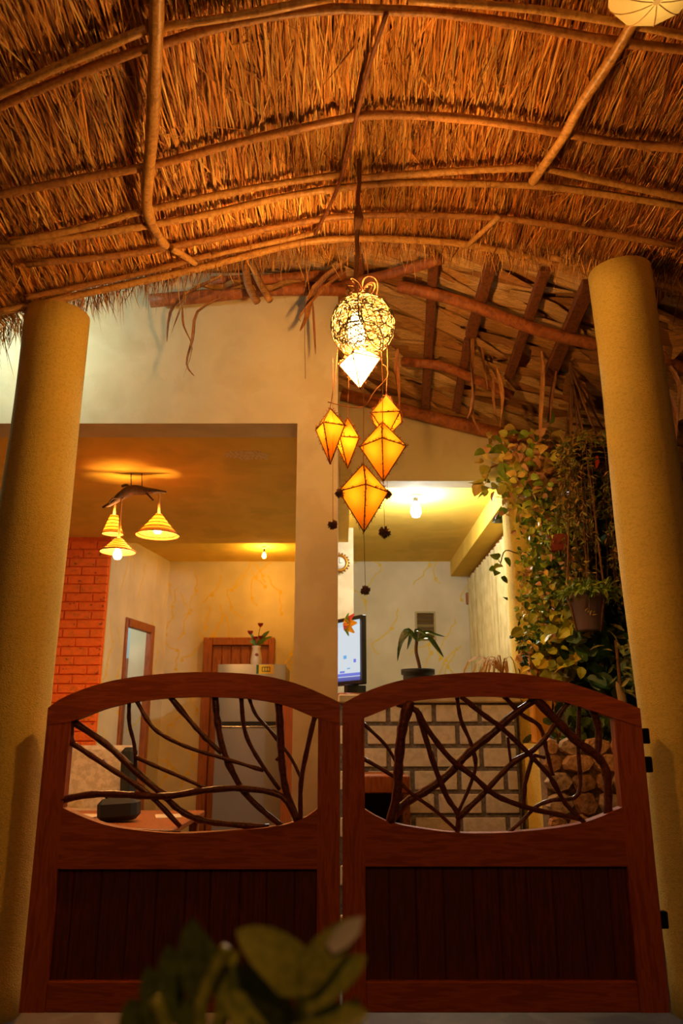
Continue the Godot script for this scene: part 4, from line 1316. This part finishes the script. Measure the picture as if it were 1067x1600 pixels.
	var fl := thing("paper_flower", fo, "yellow and pink paper flower on the upper corner of the television", "ornament")
	for k in 7:
		var an := TAU * k / 7
		var o := bas.x * cos(an) + Vector3.UP * sin(an)
		obj("petal", MB.new().blade([fo, fo + o * .045 + bas.z * .02, fo + o * .085], [.01, .028, .006], bas.z, .3), mat([Color(.95, .75, .12), Color(.85, .3, .35), Color(.4, .6, .15)][k % 3], .7), fl)
	# round golden clock on the partition
	var cc := P(530, 880, 6.72)
	var cl := thing("wall_clock", cc, "round golden clock with a beaded rim on the partition wall", "clock")
	var face := Basis(Vector3.RIGHT, PI / 2)
	obj("face", MB.new().smooth(true).lathe([[0, .012], [.055, .012], [.055, 0], [0, 0]], cc, 26, face), mat(Color(.85, .82, .72), .3), cl)
	var ring := []
	for k in 25: ring.append(cc + Vector3(cos(TAU * k / 24) * .067, sin(TAU * k / 24) * .067, .012))
	obj("rim", MB.new().smooth(true).tube(ring, .013, 8, false), mat(Color(.72, .50, .14), .35, .7), cl)
	for k in 20:
		var bp := cc + Vector3(cos(TAU * k / 20) * .086, sin(TAU * k / 20) * .086, .012)
		obj("bead", MB.new().smooth(true).lathe([[0, -.009], [.008, -.004], [.008, .004], [0, .009]], bp, 6), mat(Color(.62, .42, .12), .35, .7), cl)
	obj("hand", MB.new().ab(cc + Vector3(-.002, 0, .012), cc + Vector3(.002, .04, .015)), M.black, cl)
	obj("hand", MB.new().ab(cc + Vector3(0, -.002, .012), cc + Vector3(.03, .002, .015)), M.black, cl)
	# louvred vent window
	var w0 := P(648, 956, D_BACK)
	var w1 := P(681, 1000, D_BACK)
	var wn := thing("window_1", Vector3((w0.x + w1.x) / 2, w1.y, -D_BACK), "small louvred vent window in the back wall above the dracaena", "window")
	wn.set_meta("kind", "structure")
	var fm := mat(Color(.66, .58, .34), .6)
	obj("frame", MB.new().ab(Vector3(w0.x, w1.y, -D_BACK), Vector3(w0.x + .018, w0.y, -D_BACK + .03)), fm, wn)
	obj("frame", MB.new().ab(Vector3(w1.x - .018, w1.y, -D_BACK), Vector3(w1.x, w0.y, -D_BACK + .03)), fm, wn)
	obj("frame", MB.new().ab(Vector3(w0.x + .018, w0.y - .018, -D_BACK), Vector3(w1.x - .018, w0.y, -D_BACK + .03)), fm, wn)
	obj("frame", MB.new().ab(Vector3(w0.x + .018, w1.y, -D_BACK), Vector3(w1.x - .018, w1.y + .018, -D_BACK + .03)), fm, wn)
	obj("back", MB.new().ab(Vector3(w0.x + .018, w1.y + .018, -D_BACK), Vector3(w1.x - .018, w0.y - .018, -D_BACK + .004)), mat(Color(.34, .25, .10), .8), wn)
	for k in 5:
		var yy := lerpf(w1.y + .035, w0.y - .04, k / 4.0)
		obj("louvre", MB.new().box(Vector3((w0.x + w1.x) / 2, yy, -D_BACK + .016), Vector3(w1.x - w0.x - .036, .004, .03), Basis(Vector3.RIGHT, -.7)), fm if k == 2 else mat(Color(.50, .38, .16), .6), wn)
	# curtains on the side wall
	var cz := -D_GAB - .2
	for i in 3:
		var z0 := cz - i * .93
		var ct := MB.new().smooth(true)
		var n := 44
		var fold := []
		for k in n + 1:
			var s := k / float(n)
			fold.append(Vector2(1.345 + .022 * sin(s * TAU * 7.0 + i) + .008 * sin(s * TAU * 17.0), z0 - .92 * s))
		for k in n:
			for o in [0.0, .004]:
				var a := Vector3(fold[k].x + o, .12, fold[k].y)
				var b := Vector3(fold[k].x + o, C_FAR - .2, fold[k].y)
				var c2 := Vector3(fold[k + 1].x + o, C_FAR - .2, fold[k + 1].y)
				var d2 := Vector3(fold[k + 1].x + o, .12, fold[k + 1].y)
				if o == 0.0: ct.quad(a, b, c2, d2)
				else: ct.quad(d2, c2, b, a)
		var labels := ["pale yellow pleated curtain nearest the ochre column", "pale yellow pleated curtain in the middle of the kitchen side wall", "pale yellow pleated curtain in the back corner of the kitchen"]
		tag(obj("curtain", ct, M.curtain), labels[i], "curtain", "curtains along the kitchen side wall")
	var rod := obj("curtain_rod", MB.new().smooth(true).tube([Vector3(1.35, C_FAR - .185, cz + .02), Vector3(1.35, C_FAR - .185, -D_BACK + .02)], .012, 8), M.doorwood)
	tag(rod, "wooden rod carrying the pale yellow curtains", "curtain rod")
	# small wooden bracket on the back wall corner
	var kb := P(731, 935, D_BACK - .03)
	tag(obj("wall_hook", MB.new().ab(kb + Vector3(-.02, -.06, -.03), kb + Vector3(.03, .06, .02), .006), M.doorwood), "small wooden coat hook block in the kitchen corner", "hook")
	# ochre column at the end of the counter
	var cx := P(783, 783, 5.02).x + .11
	var col := MB.new().smooth(true).tube([Vector3(cx + .03, 0, -5.02), Vector3(cx + .02, 1.2, -5.02), Vector3(cx, C_NEAR + .1, -5.02)], [.118, .114, .11], 28)
	struct("column_1", col, M.pillar, "ochre round column standing at the end of the counter among the plants", "column")
	# block of yellow planter on the counter end with a frilly green plant
	var yb := P(846, 1045, 4.65)
	var yp := thing("planter", Vector3(yb.x, y_top - .02, -4.75), "yellow square planter beside the ochre column with a frilly green plant", "planter")
	var yt := P(838, 1012, 4.65).y
	var y_st := P(910, 1158, 4.2).y - .02
	obj("pot", MB.new().ab(Vector3(yb.x - .075, y_st, -4.6), Vector3(yb.x + .075, yt, -4.7), .01), mat(Color(.80, .56, .18), .8), yp)
	var fm2 := mat(Color(.20, .36, .06), .5)
	for br in [[[800, 993], [830, 1000], [862, 1004]], [[805, 990], [820, 1003], [850, 1008]], [[815, 1005], [818, 1020], [820, 1040]], [[845, 1000], [855, 990], [868, 985]]]:
		var pts := curve(Pa(br, 4.62), 5)
		for i in pts.size():
			for s in 5:
				var an := rng.randf() * TAU
				var o := Vector3(cos(an), sin(an), rng.randf_range(-.2, .8)).normalized()
				obj("frilly_leaf", MB.new().blade([pts[i], pts[i] + o * .014, pts[i] + o * .028 + Vector3(0, -.004, 0)], [.003, .009, .001], Vector3(rng.randfn(), 1, 1), .3), fm2, yp)

func tv_screen(c: Vector3, w: float, h: float, b: Basis) -> ArrayMesh:
	var st := SurfaceTool.new()
	st.begin(Mesh.PRIMITIVE_TRIANGLES)
	st.set_smooth_group(-1)
	var v := [c + b * Vector3(-w / 2, -h / 2, 0), c + b * Vector3(-w / 2, h / 2, 0), c + b * Vector3(w / 2, h / 2, 0), c + b * Vector3(w / 2, -h / 2, 0)]
	var uv := [Vector2(0, 1), Vector2(0, 0), Vector2(1, 0), Vector2(1, 1)]
	for k in [0, 1, 2, 0, 2, 3]:
		st.set_uv(uv[k]); st.add_vertex(v[k])
	st.generate_normals()
	return st.commit()

func tv_mat() -> StandardMaterial3D:
	var im := Image.create(256, 160, false, Image.FORMAT_RGB8)
	im.fill(Color(.80, .84, .86))
	var r := RandomNumberGenerator.new()
	r.seed = 3
	im.fill_rect(Rect2i(0, 0, 256, 14), Color(.72, .80, .84))
	for k in 26:                                     # a crowd of blue and violet shapes low in the picture
		var c := [Color(.35, .42, .85), Color(.62, .50, .88), Color(.30, .62, .85), Color(.86, .80, .92)][r.randi() % 4] as Color
		im.fill_rect(Rect2i(r.randi() % 250, 92 + r.randi() % 50, 6 + r.randi() % 16, 3 + r.randi() % 9), c)
	im.fill_rect(Rect2i(0, 140, 256, 8), Color(.35, .40, .80))
	im.fill_rect(Rect2i(0, 150, 256, 10), Color(.25, .28, .60))
	var m := mat(Color(.02, .02, .02), .3)
	m.emission_enabled = true
	m.emission = Color.BLACK
	m.emission_texture = ImageTexture.create_from_image(im)
	m.emission_operator = BaseMaterial3D.EMISSION_OP_ADD
	m.emission_energy_multiplier = .95
	return m

# ------------------------------------------------------------------ garden side
func leaf_mesh(kind: int) -> ArrayMesh:           # unit leaves along +z, lying in x-z, bent
	var mb := MB.new()
	if kind == 0:       # heart-shaped
		mb.blade([Vector3(0, 0, 0), Vector3(0, .04, .25), Vector3(0, .03, .55), Vector3(0, -.04, .82), Vector3(0, -.14, 1.0)], [.12, .40, .36, .2, .01], Vector3.UP, .22, .012)
	elif kind == 1:     # narrow
		mb.blade([Vector3(0, 0, 0), Vector3(0, .06, .35), Vector3(0, .03, .7), Vector3(0, -.08, 1.0)], [.03, .14, .12, .01], Vector3.UP, .25, .012)
	else:               # small round
		mb.blade([Vector3(0, 0, 0), Vector3(0, .02, .4), Vector3(0, 0, .8), Vector3(0, -.04, 1.0)], [.1, .38, .36, .08], Vector3.UP, .12, .012)
	return mb.done()

func leaf_at(p: Vector3, size: float, face := Vector3(0, .3, 1), wild := .7) -> Transform3D:
	var n := (face + Vector3(rng.randfn(), rng.randfn(), rng.randfn()) * wild).normalized()
	var z := Vector3(rng.randfn() * .8, -.5 + rng.randfn() * .6, rng.randfn() * .4)
	z = (z - n * z.dot(n)).normalized()
	return Transform3D(Basis(n.cross(z) * size, n * size, z * size), p)

func tone(list: Array) -> Color:
	var c: Color = list[rng.randi() % list.size()]
	return (c * rng.randf_range(.9, 1.3)).clamp().srgb_to_linear()

const GREENS := [Color(.42, .54, .15), Color(.52, .60, .17), Color(.34, .44, .12), Color(.60, .62, .20), Color(.28, .36, .11)]
const RUSTY := [Color(.80, .68, .32), Color(.70, .68, .24), Color(.84, .64, .44), Color(.52, .62, .18), Color(.68, .50, .32)]

func build_garden() -> void:
	# neighbouring dark wall with a lit window, seen between the plants
	struct("wall_garden", MB.new().ab(Vector3(1.5, 0, -9.2), Vector3(6, 3.6, -9.35)), mat(Color(.52, .50, .46), .9), "dim grey garden wall behind the hanging plants", "wall")
	var nw := P(925, 803, 9.18)
	var win := thing("window_2", nw, "small cool lit window shining between the hanging plants", "window")
	win.set_meta("kind", "structure")
	obj("window_pane", MB.new().ab(nw + Vector3(-.06, -.09, 0), nw + Vector3(.06, .09, .01)), lit(Color(.8, .9, .9), Color(.62, .82, .88), .8), win)
	obj("window_frame", MB.new().ab(nw + Vector3(-.08, -.11, -.01), nw + Vector3(-.06, .11, .03)), M.dark, win)
	obj("window_frame", MB.new().ab(nw + Vector3(.06, -.11, -.01), nw + Vector3(.08, .11, .03)), M.dark, win)
	# stone planter wall: a core and stones one by one
	var d := 4.2
	var x0 := P(857, 1230, d).x
	var x1 := 2.0
	var top := P(910, 1158, d).y
	var st := thing("stone_planter", Vector3((x0 + x1) / 2, 0, -d - .3), "raised planter wall of rough brown stones behind the gate", "planter")
	obj("core", MB.new().ab(Vector3(x0, 0, -d - .03), Vector3(x1, top - .02, -d - .16)), M.stone_joint, st)
	obj("core", MB.new().ab(Vector3(x0 + .0, 0, -d - .16), Vector3(x0 + .12, top - .02, -d - .5)), M.pillar, st)
	obj("soil", MB.new().ab(Vector3(x0 + .1, .3, -d - .14), Vector3(x1, top - .04, -d - .5)), M.soil, st)
	var y := .05
	while y < top:
		var h := rng.randf_range(.075, .13)
		var x := x0 - .01
		while x < x1:
			var w := rng.randf_range(.08, .17)
			var c := Vector3(x + w / 2, minf(y + h / 2, top - h * .3), -d - .02)
			var mb := MB.new()
			var ring := []
			var n := 8
			for k in n:
				var a := TAU * k / n + rng.randf_range(-.2, .2)
				ring.append(Vector3(cos(a) * w * .58 * rng.randf_range(.84, 1.0), sin(a) * h * .58 * rng.randf_range(.84, 1.0), 0))
			var fz := rng.randf_range(.012, .035)
			for k in n:
				var a: Vector3 = ring[k]
				var b: Vector3 = ring[(k + 1) % n]
				mb.out([c + a, c + b, c + b * .8 + Vector3(0, 0, fz), c + a * .8 + Vector3(0, 0, fz)], c - Vector3(0, 0, .05))
				mb.out([c + a * .8 + Vector3(0, 0, fz), c + b * .8 + Vector3(0, 0, fz), c + Vector3(0, 0, fz * 1.15)], c - Vector3(0, 0, .05))
				mb.out([c + a, c + b, c + Vector3(0, 0, -.03)], c)
			obj("stone", mb, M.stone[rng.randi() % 4], st)
			x += w * .98
		y += h * .95
	# --- climbing vine round the column
	var heart := leaf_mesh(0)
	var narrow := leaf_mesh(1)
	var rnd := leaf_mesh(2)
	var base := Vector3(1.35, top - .04, -4.75)
	var vine := thing("climbing_vine", base, "climbing vine with rusty and yellow green leaves round the ochre column", "vine")
	var spine := curve(Pa([[870, 1120], [868, 1040], [850, 950], [840, 880], [845, 800], [838, 730], [845, 680]], 4.75), 4)
	obj("stem", MB.new().smooth(true).tube(spine, .012, 7), M.rope, vine)
	obj("stem", MB.new().smooth(true).tube(curve(Pa([[842, 760], [815, 735], [785, 725], [758, 735]], 4.7), 4), .007, 6), M.rope, vine)
	obj("stem", MB.new().smooth(true).tube(curve(Pa([[845, 850], [815, 865], [790, 860], [782, 880]], 4.75), 4), .004, 5), M.rope, vine)
	var xf := []
	var col := []
	for i in 560:            # crown at the top, spreading to the house
		var px := rng.randfn(835, 38)
		var py := rng.randfn(735, 36)
		if px < 755 or px > 905 or py < 668: continue
		xf.append(leaf_at(P(px, py, rng.randf_range(4.5, 4.95)), rng.randf_range(.035, .085)))
		col.append(tone(RUSTY))
	for q in [[752, 752], [762, 740], [770, 765], [778, 735], [790, 715], [795, 705], [856, 662], [850, 672], [862, 678], [858, 690]]:
		xf.append(leaf_at(P(q[0], q[1], 4.7), rng.randf_range(.10, .15)))
		col.append(tone(RUSTY))
	for i in 1700:            # body along the column
		var k := rng.randf()
		var px := lerpf(858, 850, k) + rng.randfn(0, 24)
		var py := lerpf(780, 1045, k)
		if px < 806: continue
		xf.append(leaf_at(P(px, py, rng.randf_range(4.45, 4.95)), rng.randf_range(.02, .05)))
		col.append(tone(GREENS if rng.randf() < .55 else RUSTY))
	for q in [[782, 868], [779, 878], [784, 884], [774, 886], [788, 872], [783, 902], [776, 892]]:
		xf.append(leaf_at(P(q[0], q[1], 4.72), rng.randf_range(.04, .07)))
		col.append(tone(GREENS))
	many("foliage", heart, M.leaf, xf, col, vine)
	# --- hanging basket on ropes with trailing fern
	var hc := P(925, 700, 4.35)
	var hb := thing("hanging_basket", hc, "round wire hanging basket on ropes with long trailing fern", "basket")
	var ring := []
	for k in 25: ring.append(hc + Vector3(cos(TAU * k / 24) * .125, .0 + .006 * sin(k * 1.7), sin(TAU * k / 24) * .125))
	obj("ring", MB.new().smooth(true).tube(ring, .007, 6, false), M.rope, hb)
	var knot := P(892, 575, 4.35)
	for k in 4:
		obj("rope", MB.new().smooth(true).tube([ring[k * 6], ring[k * 6].lerp(knot, .5) + Vector3(0, -.01, 0), knot], .007, 5), M.rope, hb)
	obj("rope", MB.new().smooth(true).tube(curve([knot, P(890, 520, 4.33), P(886, 455, 4.3), Vector3(P(884, 430, 4.3).x, roof_y(P(884, 430, 4.3).x, 4.3) + .02, -4.3)], 3), .009, 6), M.rope, hb)
	var bowl := []
	for i in 7:
		var k := i / 6.0
		var rr := .125 * cos(k * PI / 2 * .85)
		var pts := []
		for a in 19: pts.append(hc + Vector3(cos(TAU * a / 18) * rr, -.13 * sin(k * PI / 2), sin(TAU * a / 18) * rr))
		obj("wire", MB.new().tube(pts, .003, 4, false), M.rope, hb)
	obj("soil_ball", MB.new().smooth(true).lathe([[0, -.11], [.06, -.10], [.105, -.05], [.115, -.01], [0, .0]], hc, 18), M.soil, hb)
	var strands := MB.new()
	xf = []; col = []
	for i in 60:
		var a := rng.randf() * TAU
		var s := hc + Vector3(cos(a) * .12, 0, sin(a) * .12)
		var len := rng.randf_range(.3, 1.05)
		var o := Vector3(cos(a) * .05, 0, sin(a) * .05)
		var pts := curve([s, s + o + Vector3(0, .02, 0), s + o * 1.4 + Vector3(0, -len * .4, 0), s + o * 1.2 + Vector3(rng.randfn() * .03, -len, 0)], 4)
		strands.tube(pts, .0016, 3, false)
		for p in pts:
			for k in 5:
				xf.append(leaf_at(p + Vector3(rng.randfn(), rng.randfn(), rng.randfn()) * .012, rng.randf_range(.02, .045)))
				col.append(tone([Color(.52, .52, .15), Color(.58, .46, .16), Color(.40, .43, .13), Color(.64, .50, .19)]))
	obj("strand", strands, M.rope, hb).set_meta("kind", "stuff")
	many("fern", narrow, M.leaf, xf, col, hb)
	obj("ripe_leaf", MB.new().blade([P(932, 712, 4.2), P(933, 722, 4.2), P(931, 732, 4.2)], [.006, .014, .002], Vector3(0, 0, 1), .2), mat(Color(.75, .22, .05), .6), hb)
	# --- grey pot hung on cords
	var gp := P(918, 950, 4.3)
	var r := .10
	var hp := thing("hanging_pot", gp, "grey flower pot hung on brown cords with a feathery fern", "pot")
	var rimy := P(918, 928, 4.3).y - gp.y
	var boty := P(918, 985, 4.3).y - gp.y
	obj("pot_body", MB.new().smooth(true).lathe([[0, boty], [r * .72, boty], [r * .98, rimy - .03], [r * 1.1, rimy - .03], [r * 1.12, rimy], [r, rimy], [r * .95, rimy - .02], [0, rimy - .02]], gp, 26), mat(Color(.50, .42, .42), .75), hp)
	for k in 3:
		var a := TAU * k / 3 + .9
		var rim := gp + Vector3(cos(a) * r * 1.14, rimy, sin(a) * r * 1.14)
		var foot := gp + Vector3(cos(a) * r * .7, boty - .01, sin(a) * r * .7)
		obj("cord", MB.new().smooth(true).tube([foot, rim, P(905, 705, 4.35) + Vector3(.05 * cos(a), 0, .05 * sin(a)), P(895, 600, 4.35)], .006, 5), M.rope, hp)
	obj("cord", MB.new().smooth(true).tube([P(895, 600, 4.35), P(888, 520, 4.34), Vector3(P(884, 430, 4.32).x, roof_y(P(884, 430, 4.32).x, 4.32), -4.32)], .006, 5), M.rope, hp)
	xf = []; col = []
	var fb := gp + Vector3(0, rimy, 0)
	for i in 170:
		var a := rng.randf() * TAU
		var l := rng.randf_range(.1, .3)
		var o := Vector3(cos(a) * .6, .7, sin(a) * .6)
		for k in 6:
			var s := k / 5.0
			var p := fb + o * l * s + Vector3(0, -l * .7 * s * s, 0)
			for j in 2:
				xf.append(leaf_at(p, rng.randf_range(.03, .06), Vector3(0, 1, .4), 1.0))
				col.append(tone([Color(.52, .62, .16), Color(.42, .53, .14), Color(.62, .66, .22)]))
	many("feathery_fern", narrow, M.leaf, xf, col, hp)
	# fern tuft higher up in the column vine
	var ft := thing("fern_tuft", P(870, 830, 4.45), "bright yellow green fern tuft in a rusty clay pot within the vine", "plant")
	var fc := P(872, 838, 4.45)
	obj("pot", MB.new().smooth(true).lathe([[0, -.09], [.05, -.09], [.07, -.01], [.07, .0], [0, .0]], fc, 18), mat(Color(.55, .22, .08), .8), ft)
	obj("hanging_cord", MB.new().tube([fc, P(880, 700, 4.45), Vector3(P(884, 470, 4.45).x, roof_y(P(884, 470, 4.45).x, 4.45), -4.45)], .004, 5), M.rope, ft)
	xf = []; col = []
	for i in 260:
		var dv := Vector3(rng.randfn(), rng.randfn() + .3, rng.randfn()).normalized()
		xf.append(leaf_at(fc + dv * rng.randf_range(.03, .12), rng.randf_range(.025, .05), dv, .8))
		col.append(tone([Color(.62, .70, .17), Color(.54, .64, .16), Color(.70, .68, .22)]))
	many("fern", narrow, M.leaf, xf, col, ft)
	# --- shrubs rising from the planter
	shrub("broad_leaf_plant", "broad yellow green leaves rising from the planter over the gate top", [[868, 1120], [880, 1040]], 4.5, [[880, 1000, 26, 24, 60], [870, 1040, 24, 12, 26], [890, 975, 18, 14, 36]], heart, .045, .10, [Color(.68, .68, .17), Color(.60, .62, .16), Color(.74, .64, .20)])
	shrub("rubber_plant", "dark glossy rubber plant with bluish leaves below the hanging pot", [[930, 1130], [926, 1050], [922, 1010]], 4.55, [[920, 1010, 26, 18, 30], [905, 990, 18, 12, 18], [935, 1050, 20, 18, 20]], rnd, .09, .17, [Color(.22, .36, .20), Color(.30, .44, .24), Color(.38, .50, .38), Color(.15, .26, .13)])
	shrub("wispy_plant", "wispy plant with thin stems and small leaves beside the ochre pillar", [[975, 1130], [968, 1060], [962, 1000]], 4.3, [[972, 1010, 12, 26, 30], [985, 1050, 10, 22, 30]], narrow, .05, .10, [Color(.52, .54, .28), Color(.44, .48, .20), Color(.58, .56, .30)])
	shrub("low_creeper", "dark low creeper covering the soil of the stone planter", [[915, 1150], [920, 1135]], 4.4, [[905, 1120, 40, 16, 70], [950, 1130, 30, 14, 40]], rnd, .04, .08, [Color(.28, .36, .12), Color(.34, .42, .14), Color(.20, .26, .10)])
	# dense dark growth at the back
	shrub("background_bush", "dark bush filling the night garden behind the hanging plants", [[940, 1150], [930, 900], [920, 760]], 5.3, [[920, 800, 45, 70, 330], [930, 940, 40, 70, 330], [1000, 700, 60, 80, 160]], heart, .07, .14, [Color(.22, .27, .09), Color(.28, .32, .11), Color(.16, .19, .07)])
	# catkin-like dry flower head
	var ck := thing("dry_flower", P(955, 1085, 4.25), "beige bottlebrush flower head leaning beside the gate and pillar", "flower")
	var c0 := P(975, 1130, 4.25)
	obj("stem", MB.new().tube([Vector3(c0.x, top - .05, c0.z), c0], .004, 5), M.rope, ck)
	obj("flower_head", MB.new().smooth(true).tube(curve([c0, P(972, 1092, 4.25), P(963, 1065, 4.25)], 3), [.012, .02, .024, .024, .02, .014, .005], 8), mat(Color(.62, .50, .30), .9), ck)

func shrub(called: String, label: String, stem: Array, d: float, blobs: Array, mesh: Mesh, s0: float, s1: float, tones: Array) -> void:
	var base := P(stem[0][0], stem[0][1], d)
	var t := thing(called, base, label, "plant")
	var pts := Pa(stem, d)
	pts.push_front(Vector3(pts[0].x, .9 if d < 5.0 else 0.0, pts[0].z))
	obj("stem", MB.new().smooth(true).tube(curve(pts, 3), .009, 6), M.rope, t)
	var xf := []
	var col := []
	for b in blobs:
		for i in b[4]:
			var p := P(rng.randfn(b[0], b[2]), rng.randfn(b[1], b[3]), d + rng.randf_range(-.18, .18))
			xf.append(leaf_at(p, rng.randf_range(s0, s1)))
			col.append(tone(tones))
	many("foliage", mesh, M.leaf, xf, col, t)

# ------------------------------------------------------------------ close to the camera
func build_foreground() -> void:
	# leafy plant in a pot just below the lens
	var base := Vector3(-.12, 0, -.78)
	var t := thing("foreground_plant", base, "thick leaved green plant standing close before the gate, out of focus", "plant")
	obj("pot", MB.new().smooth(true).lathe([[0, 0], [.12, 0], [.16, .38], [.175, .38], [.18, .42], [.15, .42], [.145, .38], [0, .38]], base, 26), mat(Color(.45, .22, .12), .8), t)
	obj("soil", MB.new().lathe([[0, .395], [.145, .385]], base, 20), M.soil, t)
	var lm := [grain(140, [Color(.50, .54, .16), Color(.64, .66, .23)], [.3, .7], .02, Vector3(8, 8, 8), .35), grain(141, [Color(.30, .36, .11), Color(.40, .46, .15)], [.3, .7], .02, Vector3(8, 8, 8), .35)]
	var tip := mat(Color(.80, .80, .76), .5)  # whitish light catching one leaf end, put into the colour
	for s in [[[310, 1660], [318, 1560], [345, 1500], [355, 1480]], [[470, 1700], [472, 1600], [470, 1540]], [[240, 1720], [260, 1620], [240, 1560]], [[400, 1700], [420, 1620], [440, 1580]]]:
		var pts := Pa(s, .76)
		pts.push_front(Vector3(base.x + (pts[0].x - base.x) * .4, .39, base.z))
		obj("stem", MB.new().smooth(true).tube(curve(pts, 3), .006, 7), lm[0], t)
	# leaves: base pixel, middle, tip, half-width px, tone
	var leaves := [
		[[470, 1555], [445, 1510], [370, 1455], 45, 0, .74], [[470, 1555], [500, 1500], [566, 1436], 32, 0, .74], [[480, 1580], [530, 1530], [572, 1495], 24, 0, .74], [[460, 1600], [400, 1560], [365, 1510], 42, 1, .76], [[345, 1545], [335, 1500], [300, 1440], 0, 1, .8],
		[[315, 1570], [305, 1500], [303, 1436], 30, 1, .78], [[340, 1560], [350, 1520], [372, 1488], 18, 0, .78], [[270, 1600], [265, 1540], [262, 1478], 26, 1, .80], [[255, 1640], [240, 1570], [232, 1510], 24, 1, .8], [[230, 1660], [215, 1610], [205, 1560], 30, 1, .8],
		[[470, 1640], [510, 1600], [575, 1585], 28, 0, .74], [[440, 1640], [400, 1600], [350, 1555], 34, 0, .75], [[330, 1620], [350, 1580], [345, 1480], 12, 0, .77], [[300, 1680], [300, 1620], [290, 1560], 30, 1, .78], [[500, 1660], [540, 1620], [560, 1560], 26, 1, .75],
	]
	for l in leaves:
		var w: float = maxf(l[3], 14) / FOC * l[5] * .74
		var pts := curve(Pa([l[0], l[1], l[2]], l[5]), 4)
		var ws := []
		for i in pts.size():
			ws.append(w * [.2, .55, .85, 1.0, 1.0, .95, .8, .5, .06][i])
		var lf := obj("leaf", MB.new().smooth(true).blade(pts, ws, Vector3(rng.randf_range(-.3, .3), .5, 1), .3, .003), lm[l[4]], t)
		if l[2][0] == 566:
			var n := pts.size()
			obj("lit_leaf_tip", MB.new().smooth(true).blade([pts[n - 4] + Vector3(0, 0, .004), pts[n - 3] + Vector3(0, 0, .004), pts[n - 2] + Vector3(0, 0, .004), pts[n - 1] + Vector3(0, .002, .004)], [w * .35, w * .6, w * .5, w * .05], Vector3(0, .5, 1), .3, .003), tip, lf)
	# pale paper lantern hanging under the near end of the canopy
	var pc := P(1022, -26, 1.9)
	var pl := thing("paper_lantern", pc, "pale paper lantern hanging from the near bamboo of the canopy", "lantern")
	var paper := mat(Color(.86, .76, .50), .8)
	paper.backlight_enabled = true
	paper.backlight = Color(.9, .8, .5)
	var prof := []
	for i in 13:
		var a := -PI / 2 + PI * i / 12.0
		prof.append([.13 * cos(a) + .012, .075 * sin(a)])
	obj("shade", MB.new().lathe(prof, pc, 10), paper, pl)
	for k in 10:
		var an := TAU * k / 10
		var pts := []
		for i in 13: pts.append(pc + Vector3(cos(an) * (prof[i][0] + .001), prof[i][1], sin(an) * (prof[i][0] + .001)))
		obj("rib", MB.new().tube(pts, .002, 4), M.bamboo, pl)
	obj("bulb", MB.new().smooth(true).lathe([[0, -.025], [.02, -.015], [.02, .012], [0, .03]], pc, 12), lit(Color(1, .95, .8), Color(1, .9, .65), 1.5), pl)
	obj("cord", MB.new().tube([pc + Vector3(0, .07, 0), Vector3(pc.x, vault_y(pc.x) + .03, pc.z)], .004, 5), M.rope, pl)
	omni(pc, Color(1, .90, .68), .011, .02, "bulb_light", pl)
	# porch lamp behind the photographer, hung from the canopy
	var lp := Vector3(.15, 2.9, .7)
	var lm2 := thing("porch_lamp", lp, "plain warm pendant lamp hanging at the street end of the canopy", "lamp")
	obj("bulb", MB.new().smooth(true).lathe([[0, -.05], [.03, -.04], [.04, -.01], [.03, .03], [.015, .06], [0, .06]], lp, 16), lit(Color(1, .95, .8), Color(1, .88, .6), 10.0), lm2)
	obj("cap", MB.new().smooth(true).lathe([[.015, .06], [.02, .06], [.02, .1], [.004, .11]], lp, 14), M.dark, lm2)
	obj("cord", MB.new().tube([lp + Vector3(0, .1, 0), Vector3(lp.x, vault_y(lp.x) + .11, lp.z)], .004, 5), M.rope, lm2)
	omni(lp, Color(1.0, .70, .38), 1.05, .04, "bulb_light", lm2)
